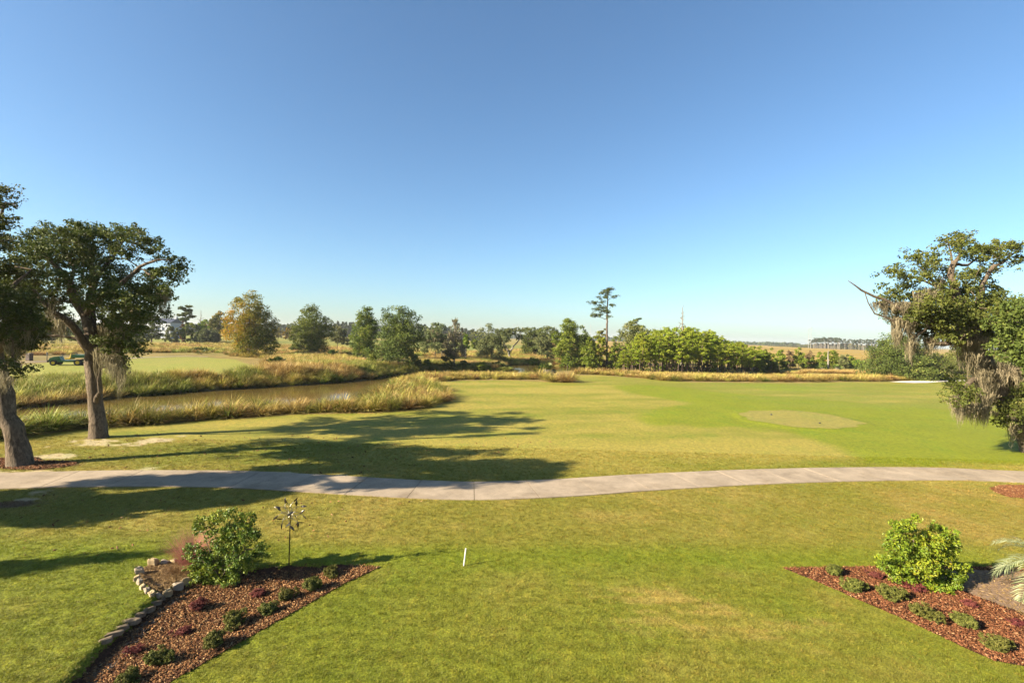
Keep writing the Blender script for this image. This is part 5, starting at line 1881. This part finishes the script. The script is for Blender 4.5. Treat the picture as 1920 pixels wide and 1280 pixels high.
# ------------------------------------------------------------------ houses
def siding(name, c, s_=7):
    m, nt, out = newmat(name)
    p = N(nt, 'ShaderNodeBsdfPrincipled')
    p.inputs['Base Color'].default_value = (*[x * AK for x in c], 1)
    p.inputs['Roughness'].default_value = .7
    tc = N(nt, 'ShaderNodeTexCoord')
    w_ = N(nt, 'ShaderNodeTexWave', bands_direction='Z')
    w_.inputs['Scale'].default_value = s_ / 6.28
    nt.links.new(tc.outputs['Object'], w_.inputs[0])
    b_ = N(nt, 'ShaderNodeBump'); b_.inputs['Strength'].default_value = .4; b_.inputs['Distance'].default_value = .03
    nt.links.new(w_.outputs[0], b_.inputs['Height']); nt.links.new(b_.outputs[0], p.inputs['Normal'])
    nt.links.new(p.outputs[0], out.inputs[0])
    return m


P_['white'] = siding('white_siding', (.55, .58, .64))
P_['cream'] = siding('cream_siding', (.72, .56, .45))
P_['roof'] = solid('slate_roof', (.055, .065, .10), .6, 0, .15, 2)
P_['roof2'] = solid('brown_roof', (.14, .10, .09), .7, 0, .15, 2)
P_['glass'] = solid('window_glass', (.05, .07, .10), .1, 0, .05)


def house(label, px_l, px_r, by, eave_py, ridge_py, D, wall, roof, cols=5, chim=True, rot=0, deep=9):
    cx = (px_l + px_r) / 2
    c_ = PT(cx, by, D)
    gz = Hs(c_[0], c_[1])
    W = (px_r - px_l) / FPX * D
    He = CAM_H + (project((c_[0], c_[1], CAM_H))[1] - eave_py) / FPX * D - gz
    Hr = CAM_H + (project((c_[0], c_[1], CAM_H))[1] - ridge_py) / FPX * D - gz
    root = thing('house', label, 'house', (c_[0], c_[1], gz), rot)
    MB().box((0, 0, He / 2 - .2), (W, deep, He + .4)).build('wall', wall, root)
    rf = MB().prism([(-deep / 2 - .4, He), (deep / 2 + .4, He), (0, Hr)], -W / 2 - .3, W / 2 + .3)
    o = rf.build('roof', roof, root)
    o.rotation_euler = (0, 0, -pi / 2)
    if chim:
        MB().box((W / 2 - .5, 0, Hr - .3), (1.1, 1.1, 2.4)).build('chimney', P_['white'], root)
    for st_ in range(max(1, int(He // 3))):
        for k_ in range(cols):
            x = -W / 2 + W * (k_ + .5) / cols
            z = 1.7 + st_ * 3
            f_ = MB().box((x, -deep / 2 - .03, z), (1.25, .1, 1.75)).build('window', P_['white'], root)
            MB().box((x, -deep / 2 - .09, z), (1.0, .04, 1.5)).build('pane', P_['glass'], f_)
    return root


house('white two storey house with slate blue roof behind the trees, far left', 262, 331, 642, 604.5, 596, 235, P_['white'], P_['roof'], 8)
house('pale cream house mostly hidden behind the creek oak, far left', 40, 110, 642, 604, 590, 215, P_['cream'], P_['roof2'], 7, False)

# ------------------------------------------------------------------ power line poles
P_['pole'] = solid('pale_pole', (.40, .39, .37), .7)


def pole(label, px, by, ty, D, group=None):
    hy = project(PT(px, by, D))
    b_ = PT(px, by, D)
    z0 = -.5
    h_ = (by - ty) / FPX * D
    t_ = thing('power_pole', label, 'power pole', (b_[0], b_[1], min(b_[2], z0)), 0, group)
    zb = min(b_[2], z0)
    top_ = b_[2] + h_ - zb
    MB().cyl((0, 0, -1), (0, 0, top_), .34, .2, 8).build('pole', P_['pole'], t_)
    a_ = MB()
    for z_ in (.97, .91, .85):
        a_.box((1.2 if z_ != .91 else -1.2, 0, top_ * z_), (2.6, .3, .3))
    a_.build('cross_arm', P_['pole'], t_)


pole('left one of the two pale power poles over the golden marsh', 1515.5, 650, 616, 800)
pole('right, taller one of the two pale power poles over the golden marsh', 1520, 650, 613, 800)
pole('left one of the faint pair of poles above the leaning oak', 963.5, 632, 607, 1100)
pole('right one of the faint pair of poles above the leaning oak', 970, 632, 606, 1100)
pole('left one of the faint poles left of the tall pine', 1096, 632, 608, 1100)
pole('right one of the faint poles left of the tall pine', 1106.5, 632, 608, 1100)
pole('faint pole left of the round grey green oak', 897, 630, 614, 1300)
pole('second faint pole left of the round grey green oak', 901, 630, 615, 1300)

# ------------------------------------------------------------------ far woods
def woods(name, pts, lsize, n, mat, seed, thick=40, bands=1.0):
    """pts: (px, top_py, D). A deep belt of trees from the ground up to its uneven roof line"""
    r = np.random.default_rng(seed)
    px = r.uniform(pts[0][0], pts[-1][0], n)
    ty = np.interp(px, [p_[0] for p_ in pts], [p_[1] for p_ in pts])
    D = np.interp(px, [p_[0] for p_ in pts], [p_[2] for p_ in pts])
    # crowns: round tops of different height along the belt
    cid = np.round(px / 3.2 * 1.0) + 0
    ju = _h(cid, cid * 0 + seed, 5)
    offs = (px / 3.2 - cid)
    dep = r.uniform(0, thick, n)
    top = np.zeros(n)
    d = np.stack([ray(a, b_) for a, b_ in zip(px, ty)])
    Pt = CPOS + d * D[:, None]
    hgt = (Pt[:, 2] + .5) * (1 - .35 * ju * 1.0) * (1 - 1.1 * offs ** 2)
    z = hgt * (1 - r.uniform(0, 1, n) ** 1.6)
    P = np.column_stack([Pt[:, 0] * (1 + dep / D), Pt[:, 1] * (1 + dep / D), z - .5])
    V, F, rn = leaves(P, 1, .1, lsize, .8, seed, 1, .6, crnd=np.clip(.25 + .6 * _h(cid, cid * 0, 9) * np.clip(z / (hgt + .01), .3, 1), 0, 1))
    o = link(name, mesh_np(name, V, [F], mat, {'rnd': ('FACE', 'FLOAT', rn)}))
    tag(o, kind='stuff')


woods('far_woods', [(330, 606, 560), (400, 607, 560), (500, 605, 560), (560, 606, 560), (640, 602, 560), (700, 606, 560), (780, 607, 560), (850, 610, 560), (880, 615, 560), (905, 622, 600)], 4.2, 15000, M['far'], 901, 80)
woods('far_woods', [(-60, 600, 330), (60, 600, 330), (250, 606, 330), (340, 608, 330)], 3, 6000, M['far'], 902, 60)
woods('far_woods', [(880, 622, 1100), (1000, 626.5, 1400), (1130, 630, 1400), (1250, 633, 1400), (1400, 640, 1350), (1500, 642.5, 1250)], 6, 8000, M['far'], 903, 120)
woods('marsh_edge_scrub', [(1440, 647, 1100), (1500, 646.5, 900), (1520, 643, 820), (1580, 643, 760), (1640, 645, 690), (1700, 645, 640)], 2.6, 14000, M['far_grey'], 904, 40)
# thin tall pines along the marsh edge
mp3 = []
for i in range(3):
    r = np.random.default_rng(950 + i)
    sk = Skel(950 + i)
    sk.limb([(0, 0, -.5), (.2, 0, 8), (r.normal(0, .4), 0, 17)], [.3, .25, .08], step=2)
    bl = [((r.normal(0, 1.3), r.normal(0, 1.3), z), (1.6, 1.6, .6)) for z in np.linspace(11.5, 17.5, 6)]
    C, ids = blob_clusters(bl, 26, r, .2)
    sk.grow(C, .07, step=1.5)
    V, F = sk.mesh(5, 3, .1)
    tm = mesh_np('trunk', V, [F], M['bark_pale'])
    V, F, rn = leaves(C, 12, .9, 1.15, .6, i, .5, .8)
    mp3.append((tm, mesh_np('crown', V, [F], M['far'], {'rnd': ('FACE', 'FLOAT', rn)})))
for i in range(58):
    px = 1520 + i * 3.15 + rng.uniform(-1.5, 1.5) if i < 40 else 1522 + (i - 40) * 3.0 + rng.uniform(-1, 1)
    D = float(np.interp(px, [1520, 1640, 1700], [800, 680, 630])) + rng.uniform(0, 25)
    q = PT(px, 650, D)
    o = thing('marsh_pine', 'tiny tall pine with a bare stem in the line beyond the golden marsh', 'tree', (q[0], q[1], -.5), rng.uniform(0, 6), 'distant pines along the marsh edge')
    tp = float(np.interp(px, [1518, 1530, 1545, 1575, 1590, 1640, 1700], [637, 633, 631.5, 633, 635, 635.5, 637])) + rng.uniform(0, 2.5)
    hz = project((q[0], q[1], CAM_H))[1]
    hgt = CAM_H + .5 + (hz - tp) / FPX * D
    o.scale = (1.0, 1.0, hgt / 18)
    link('trunk', mp3[i % 3][0], o)
    link('crown', mp3[i % 3][1], o)

# ------------------------------------------------------------------ yard: shrubs
def near_shrub(name, label, base_px, blobs, ncl, cfg, mat, barkm, seed, stems, rt=.006, moss=None):
    base = G(*base_px)
    D = depth_of(base)
    sk = Skel(seed)
    r = np.random.default_rng(seed)
    b_ = np.array(base)
    sk.limb([b_ + [0, 0, -.05], b_ + [0, 0, .15], b_ + [.02, .02, .4]], [.04, .035, .03], step=.15, jit=.01)
    for st_ in stems:
        pts = [b_ + [0, 0, .08 + r.uniform(0, .1)]] + [PT(q[0], q[1], D + q[2]) for q in st_]
        sk.limb(pts, [.024] + [.02 - .014 * k_ / len(st_) for k_ in range(1, len(st_) + 1)], step=.15, jit=.02)
    sc = D / FPX
    bl = [(PT(q[0], q[1], D + (q[4] if len(q) > 4 else r.normal(0, .12))), (q[2] * sc, (q[2] + q[3]) / 2 * sc * 1.1, q[3] * sc)) for q in blobs]
    C, ids = blob_clusters(bl, ncl, r, .35)
    C[:, 2] = np.maximum(C[:, 2], base[2] + .08)
    sk.grow(C, rt * .5, step=.12, up=.1)
    return finish_tree(name, label, 'shrub', None, base, sk, C, ids, cfg, mat, barkm, stem='stem', crown='foliage', seed=seed)


near_shrub('holly_shrub', 'tall loose green shrub in the left mulch bed beside the metal wind spinner', (415, 1092),
           [(385, 980, 18, 12), (412, 968, 18, 11), (437, 962, 17, 11), (462, 975, 17, 14), (478, 1000, 9, 12), (440, 995, 26, 15), (408, 1000, 24, 14), (372, 975, 8, 10), (370, 992, 10, 8), (425, 1020, 28, 16), (465, 1005, 18, 12), (360, 1025, 16, 10),
            (345, 1042, 9, 5), (375, 1040, 26, 14), (410, 1045, 30, 18), (450, 1040, 24, 16), (478, 1035, 18, 10), (492, 1024, 10, 7), (500, 1045, 9, 6), (470, 1058, 18, 9), (380, 1070, 26, 16), (415, 1075, 30, 18), (445, 1068, 22, 14), (365, 1085, 14, 10), (400, 1093, 24, 11), (432, 1090, 20, 9), (350, 1062, 8, 8)],
           620, dict(per=22, rc=.085, size=.058, asp=.62, flat=.9, up=.7), M['holly'], M['bark'], 71,
           [[(400, 1050, 0), (385, 1010, 0), (375, 985, .1)], [(420, 1050, .1), (425, 1000, .1), (437, 965, .1)], [(430, 1060, -.1), (460, 1030, -.1), (492, 1025, -.1)], [(390, 1060, -.1), (365, 1040, -.1)], [(425, 1040, .2), (455, 1000, .2), (470, 975, .2)]])
near_shrub('evergreen_shrub', 'dense round yellow green shrub in the right mulch bed', (1728, 1100),
           [(1714, 975, 9, 10), (1690, 985, 16, 9), (1680, 1003, 18, 10), (1715, 1000, 22, 12), (1765, 992, 16, 10), (1780, 1000, 14, 12), (1745, 1010, 24, 14), (1680, 1025, 20, 14), (1715, 1030, 28, 16), (1755, 1030, 28, 14), (1785, 1022, 16, 12), (1652, 1042, 10, 8), (1660, 1060, 14, 10),
            (1685, 1055, 26, 16), (1725, 1060, 34, 18), (1770, 1055, 28, 16), (1800, 1062, 20, 10), (1690, 1080, 26, 12), (1730, 1090, 34, 12), (1775, 1085, 26, 12), (1795, 1080, 16, 8), (1760, 1102, 26, 8)],
           560, dict(per=24, rc=.10, size=.078, asp=.45, flat=.9, up=.9), M['magnolia'], M['bark'], 72,
           [[(1715, 1060, 0), (1712, 1000, 0), (1714, 975, 0)], [(1740, 1060, .1), (1760, 1020, .1), (1778, 1000, .1)], [(1700, 1060, -.1), (1680, 1030, -.1)], [(1760, 1070, -.1), (1800, 1060, -.1)]])

# low mounds
def mound_set(n, mat, rr, hh, leaf, per, ncl, seed0, asp=.5, up=.6):
    s_ = []
    for i in range(n):
        r = np.random.default_rng(seed0 + i)
        bl = [((r.normal(0, rr * .35), r.normal(0, rr * .35), hh * r.uniform(.35, .62)), (rr * .6, rr * .6, hh * .38)) for _ in range(7)]
        C, ids = blob_clusters(bl, ncl, r, .5)
        C[:, 2] = np.maximum(C[:, 2], .03)
        V, F, rn = leaves(C, per, rr * .15, leaf, asp, seed0 + i, .8, up, r.uniform(.1, .9, len(C)), outward=np.array([0, 0, 0.]))
        fm = mesh_np('foliage', V, [F], mat, {'rnd': ('FACE', 'FLOAT', rn)})
        sk = Skel(seed0 + i)
        sk.limb([(0, 0, -.03), (0, 0, .05)], [.02, .018], step=.04, jit=0)
        sk.grow(C[::4], .003, step=.06)
        V, F = sk.mesh(5, 3, .05)
        s_.append((mesh_np('stems', V, [F], M['bark']), fm))
    return s_


MD = mound_set(4, M['box'], .24, .32, .034, 26, 230, 60)
LP = mound_set(3, M['lorop'], .22, .28, .032, 20, 130, 80)


def mound(st_, px, py, wpx, label, nm='low_shrub', cat='shrub', i=0, sz=1.0, group=None):
    g = G(px, py)
    D = depth_of(g)
    s_ = wpx * D / FPX / .30 * .5
    o = thing(nm, label, cat, g, rng.uniform(0, 6.28), group)
    o.scale = (s_, s_, s_ * sz)
    link('stems', st_[i % len(st_)][0], o)
    link('foliage', st_[i % len(st_)][1], o)


gl, gr = 'low green mounds in the left mulch bed', 'low green mounds in the right mulch bed'
for i, (px, py, w_, lb) in enumerate([(238, 1283, 50, 'lowest green mound of the left mulch bed, cut by the bottom edge'), (300, 1243, 50, 'green mound between the lowest red shrub and the lawn, left bed'), (392, 1214, 52, 'largest round green mound at the lawn edge, left bed'),
                                       (436, 1176, 50, 'wide flat green mound right of the red bush, left bed'), (503, 1149, 38, 'narrow green mound halfway along the left bed edge'), (535, 1124, 38, 'green mound right under the wind spinner'),
                                       (586, 1104, 44, 'loose green mound right of the wind spinner foot'), (620, 1082, 34, 'last green mound at the tip of the left bed')]):
    mound(MD, px, py, w_, lb, 'green_mound', i=i, sz=1.15, group=gl)
for i, (px, py, w_, lb) in enumerate([(1571, 1081, 40, 'first green mound at the tip of the right mulch bed'), (1605, 1107, 46, 'second green mound from the tip of the right bed'), (1672, 1121, 52, 'wide green mound below the big yellow green shrub'),
                                       (1735, 1158, 52, 'green mound midway along the right bed edge'), (1810, 1173, 52, 'green mound next after the midway one, right bed'), (1875, 1217, 52, 'lowest green mound of the right mulch bed')]):
    mound(MD, px, py, w_, lb, 'green_mound', i=i + 2, sz=.95, group=gr)
for i, (px, py, w_, lb) in enumerate([(374, 1145, 50, 'round purple red bush with bright leaves in the left bed'), (340, 1188, 44, 'thin reddish shrub left of the largest green mound'), (250, 1225, 42, 'thin reddish shrub lowest in the left bed'), (487, 1116, 44, 'dark red shrub in the shade of the tall left shrub')]):
    mound(LP, px, py, w_, lb, 'red_shrub', i=i, sz=1.1 if i == 0 else .75)
for i, (px, py, w_, lb) in enumerate([(1640, 1082, 36, 'small reddish shrub left of the big yellow green shrub'), (1712, 1107, 44, 'burgundy shrub touching the foot of the big yellow green shrub'), (1822, 1138, 40, 'dark red shrub midway in the right bed'), (1903, 1172, 36, 'sparse red shrub at the right edge of the right bed')]):
    mound(LP, px, py, w_, lb, 'red_shrub', i=i + 1, sz=.8)

# pink muhly grass and the dry grass in the stone ring
g = G(358, 1062)
o = link('muhly_grass', blade_mesh('muhly_grass', M['pinkgrass'], 1700, .16, 1.25, .004, lean=(.02, .8), droop=.3, seg=3, seed=90))
o.location = tuple(g); o.scale = (.9, .9, .92)
tag(o, 'airy pink muhly grass plume behind the tall left shrub', 'ornamental grass')
g = G(334, 1078)
o = link('dry_grass', blade_mesh('dry_grass', M['straw'], 900, .10, .62, .005, lean=(.2, 1.4), droop=.9, seg=3, seed=91))
o.location = tuple(g); o.scale = (.85, .85, .8)
tag(o, 'drooping dry brown grass clump inside the stone ring', 'ornamental grass')

# stones
def stone_mat(nm, c, v):
    m, nt, out = newmat(nm)
    c, v = tuple(x * AK for x in c), tuple(x * AK for x in v)
    tc = N(nt, 'ShaderNodeTexCoord')
    n = noise(nt, 5, 6, .65, tc.outputs['Object'])
    c_ = ramp(nt, n.outputs[0], [(.3, tuple(x * .6 for x in c)), (.5, c), (.7, v)])
    p = N(nt, 'ShaderNodeBsdfPrincipled')
    p.inputs['Roughness'].default_value = .9
    p.inputs['Specular IOR Level'].default_value = .2
    nt.links.new(c_, p.inputs['Base Color'])
    b_ = N(nt, 'ShaderNodeBump'); b_.inputs['Strength'].default_value = .6; b_.inputs['Distance'].default_value = .03
    nt.links.new(n.outputs[0], b_.inputs['Height']); nt.links.new(b_.outputs[0], p.inputs['Normal'])
    nt.links.new(p.outputs[0], out.inputs[0])
    return m


SM = [None, None, stone_mat('wall_stone', (.30, .22, .14), (.50, .38, .25))]
SM[:2] = [stone_mat('warm_stone', (.54, .40, .22), (.72, .57, .36)), stone_mat('grey_stone', (.44, .35, .25), (.62, .52, .39))]


def stone(name, label, px, py, w_px, h_, seed, rot=0., dep=.7, cat='stone', group=None):
    g = G(px, py)
    D = depth_of(g)
    W = w_px * D / FPX
    r = np.random.default_rng(seed)
    bm = bmesh.new()
    bmesh.ops.create_icosphere(bm, subdivisions=3, radius=1)
    off = r.uniform(-9, 9, 3)
    for v in bm.verts:
        n = v.co.normalized()
        q = np.array(n) ** 3
        q = np.sign(np.array(n)) * np.abs(np.array(n)) ** .5
        k_ = 1 + .30 * (vnoise(np.array([q[0] * 1.7 + off[0]]), np.array([q[1] * 1.7 + q[2] * 1.3 + off[1]]), seed)[0] - .5) * 2 + .05 * (vnoise(np.array([q[0] * 5 + off[0]]), np.array([q[1] * 5 + q[2] * 4]), seed)[0] - .5)
        v.co = Vector((q[0] * W / 2 * k_ * .82, q[1] * W / 2 * dep * k_ * .82, q[2] * h_ / 2 * k_ * .9 + h_ * .36))
    me = bpy.data.meshes.new(name)
    bm.to_mesh(me); bm.free()
    me.materials.append(SM[seed % 2 if name == 'ring_stone' else 2])
    o = link(name, me)
    o.location = tuple(g)
    o.rotation_euler = (r.normal(0, .08), r.normal(0, .08), rot)
    tag(o, label, cat, group)


ring = [(289, 1062, 20, .30, 'tall upright rounded stone at the back of the stone ring', 0, .5), (264, 1077, 18, .26, 'upright pale stone at the left tip of the ring', .3, .7), (257, 1087, 12, .13, 'small stone left below the upright pale one', .5, .9),
        (262, 1096, 14, .18, 'grey stone with a dark notch on the left of the ring', -.5, .8), (268, 1104, 14, .14, 'stone at the lower left curve of the ring', -.6, .8), (276, 1110, 14, .13, 'warm stone low on the left curve', -.6, .8),
        (285, 1116, 14, .13, 'small bright stone at the bottom of the left curve', -.5, .8), (297, 1119, 19, .11, 'flat slab stone at the bottom of the ring', -.3, .6), (315, 1119, 20, .22, 'upright warm stone where ring and wall meet', .75, .5),
        (333, 1106, 24, .22, 'long warm stone on the ring side facing the mulch', .72, .45), (350, 1094, 24, .19, 'long stone nearest the tall shrub', .72, .45), (308, 1059, 19, .16, 'flat yellowish stone behind the dry grass', 0, .6), (324, 1057, 15, .14, 'partly hidden stone behind the dry grass clump', 0, .6)]
for i, (px, py, w_, h_, lb, rt_, dp) in enumerate(ring):
    stone('ring_stone', lb, px, py, w_, h_, 1000 + i, rt_, dp, group='stones of the ring')
wl_ = [(302, 1127, 12, 'first stone of the low wall below the ring'), (291, 1135, 20, 'dark second stone of the low wall'), (277, 1149, 24, 'third stone of the low wall, long and low'), (260, 1158, 24, 'fourth stone of the low wall with a jagged top'), (244, 1170, 26, 'fifth stone of the low wall'),
       (228, 1182, 26, 'sixth stone of the low wall'), (212, 1194, 26, 'seventh stone of the low wall, thin'), (199, 1205, 20, 'last stone at the lower end of the low wall')]
for i, (px, py, w_, lb) in enumerate(wl_):
    stone('wall_stone', lb, px, py, w_ * rng.uniform(1.0, 1.35), rng.uniform(.10, .15), 1100 + i, .78 + rng.uniform(-.12, .12), rng.uniform(.28, .42), group='stones of the low wall')

# kinetic wind spinner
P_['bronze'] = solid('aged_bronze', (.10, .085, .07), .35, .85, .3, 20)
P_['shine'] = solid('brushed_bronze', (.45, .40, .33), .3, .9, .1, 20)
g = G(541, 1085)
spn = thing('wind_spinner', 'metal wind spinner of leaf shaped blades on a thin pole in the left bed', 'wind spinner', g, 0)
Dg = depth_of(g)
hub = PT(545, 962, Dg) - g
sp = MB(); sp.cyl((0, 0, -.1), (hub[0] * .95, 0, hub[2]), .017, .013, 8)
sp.build('pole', P_['bronze'], spn)
MB().cyl((hub[0], -.12, hub[2]), (hub[0], .12, hub[2]), .022, n=10).build('hub', P_['bronze'], spn)


def leaf_blade(L, Wd, cup):
    V, F = [], []
    n = 8
    for i in range(n + 1):
        t = i / n
        w_ = Wd * sin(pi * t ** .85) * .5 + .0015
        z = cup * sin(pi * t)
        for s_ in (-1, 0, 1):
            V.append((t * L, s_ * w_, z * (1 if s_ == 0 else .3)))
        for s_ in (-1, 0, 1):
            V.append((t * L, s_ * w_, z * (1 if s_ == 0 else .3) - .004))
    for i in range(n):
        a, b_ = i * 6, i * 6 + 6
        for k_ in (0, 1):
            F.append((a + k_, a + k_ + 1, b_ + k_ + 1, b_ + k_))
            F.append((a + 3 + k_, b_ + 3 + k_, b_ + 4 + k_, a + 4 + k_))
    return V, F


LV, LF = leaf_blade(.17, .055, .022)
lm = [mesh_np('leaf', LV, [np.array(LF)], P_['bronze'], smooth=True), mesh_np('leaf', LV, [np.array(LF)], P_['shine'], smooth=True)]
for wheel, (yo, n_, r0, ph, hand) in enumerate([(-.07, 8, .25, .2, 1), (.07, 8, .25, .55, -1)]):
    wh = MB()
    leafT = []
    for k_ in range(n_):
        a = ph + k_ * 2 * pi / n_
        pts = []
        for t in np.linspace(0, 1, 6):
            aa = a + hand * .7 * t
            rr = .03 + r0 * t
            pts.append((hub[0] + rr * cos(aa), yo + .05 * sin(pi * t) * hand, hub[2] + rr * sin(aa)))
        wh.path(pts, .006, 5)
        leafT.append((pts[-1], a + hand * .7, k_))
    wo_ = wh.build('wheel', P_['shine'], spn)
    for p_, aa, k_ in leafT:
        o = link('leaf', lm[(k_ + wheel) % 2 if k_ % 3 == 0 else 0], wo_)
        o.location = p_
        o.rotation_euler = (radians(90 + (35 if k_ % 2 else -50)), -(aa + hand * .5), 0)
        # blade turned about its own stem
        R1 = Matrix.Rotation(-(aa + hand * .6), 3, 'Y') @ Matrix.Rotation(radians(90 + [35, -40, 60, -20][k_ % 4]), 3, 'X')
        o.rotation_euler = R1.to_euler()

# white stake
a, b_ = G(869, 1060), PT(873.5, 1028, depth_of(G(869, 1060)))
t_ = thing('stake', 'short white stake standing alone in the lawn', 'stake', a)
dv = b_ - a
MB().cyl((0, 0, -.1), tuple(dv), .019, .019, 10).build('post', solid('white_paint', (.95, .88, .78), .5, 0, .05), t_)
MB().cyl(tuple(dv), tuple(dv * 1.015), .022, .02, 10).build('cap', bpy.data.materials['white_paint'], t_)

# tee markers
for px, py, lb in ((1446, 778, 'tiny dark tee marker left on the round tee'), (1537, 794, 'tiny dark tee marker right on the round tee')):
    q = G(px, py)
    o = MB().cyl((0, 0, -.02), (0, 0, .10), .09, .06, 10).build('tee_marker', P_['black'], None)
    o.location = tuple(q)
    tag(o, lb, 'tee marker')

# silvery palm reaching in at the right edge
def feather_palm():
    base = plane(1988, 1130)
    base[2] = Hs(base[0], base[1])
    root = thing('pindo_palm', 'silvery feather palm whose drooping fronds reach in at the right edge', 'palm', base)
    MB().cyl((0, 0, -.1), (0, 0, .75), .22, .17, 12).build('trunk', M['bark'], root)
    r = np.random.default_rng(5)
    mt = leafmat('silver_palm_leaf', [(0, (.14, .18, .10)), (.5, (.30, .36, .22)), (1, (.50, .55, .40))], .2, .45)
    for k_ in range(26):
        a = k_ * 2.39996 + r.uniform(-.15, .15)
        el = .2 + 1.1 * ((k_ * 7) % 26) / 26
        L = 1.45
        d = np.array([cos(a), sin(a), 0])
        p = np.array([0, 0, .75])
        ang = el
        pts = [p]
        for j in range(16):
            p = p + (d * cos(ang) + np.array([0, 0, 1]) * sin(ang)) * L / 16
            ang -= .115
            pts.append(p)
        pts = np.array(pts)
        V, F, rn = [], [], []
        sd = np.cross(d, [0, 0, 1.])
        for j in range(2, 17):
            for sub in (0, .5):
                if j == 16 and sub: continue
                pp = pts[j] if not sub else (pts[j] + pts[min(j + 1, 16)]) / 2
                t_ = pts[min(j + 1, 16)] - pts[j - 1]
                t_ /= np.linalg.norm(t_)
                nu = np.cross(sd, t_)
                ll = .38 * sin(pi * (.18 + .8 * j / 17)) ** .6
                for s_ in (-1, 1):
                    q = sd * s_ * .75 + t_ * .75 + nu * (-.35 if True else 0) * -1 * .6 + r.normal(0, .07, 3)
                    q /= np.linalg.norm(q)
                    e = pp + q * ll * r.uniform(.85, 1.1) + np.array([0, 0, -.06])
                    m_ = pp + q * ll * .45 + np.array([0, 0, .02])
                    w_ = np.cross(q, nu)
                    w_ /= np.linalg.norm(w_)
                    b0_ = len(V)
                    V += [pp, m_ - w_ * .011, e, m_ + w_ * .011]
                    F.append((b0_, b0_ + 1, b0_ + 2, b0_ + 3)); rn.append(r.uniform(.2, .9))
        # rachis
        n0 = len(V)
        for j, q in enumerate(pts):
            w_ = .016 * (1 - j / 20)
            V += [q - sd * w_, q + np.array([0, 0, w_]), q + sd * w_]
        for j in range(16):
            for c_ in (0, 1):
                F.append((n0 + j * 3 + c_, n0 + j * 3 + c_ + 1, n0 + j * 3 + c_ + 4, n0 + j * 3 + c_ + 3)); rn.append(.4)
        link('frond', mesh_np('frond', V, [np.array(F)], mt, {'rnd': ('FACE', 'FLOAT', rn)}), root)


feather_palm()

# ------------------------------------------------------------------ thin haze over everything
hz, nt, out = newmat('air_haze')
pv = N(nt, 'ShaderNodeVolumePrincipled')
pv.inputs['Color'].default_value = (.96, .98, 1, 1)
pv.inputs['Density'].default_value = HAZE = .00013
pv.inputs['Anisotropy'].default_value = .2
nt.links.new(pv.outputs[0], out.inputs['Volume'])
if HAZE > 0:
    o = MB().box((0, 0, 0), (9000, 9000, 42)).build('haze', hz)
    o.location = (0, 0, 42 / 2 - 3.2)
    tag(o, kind='stuff')
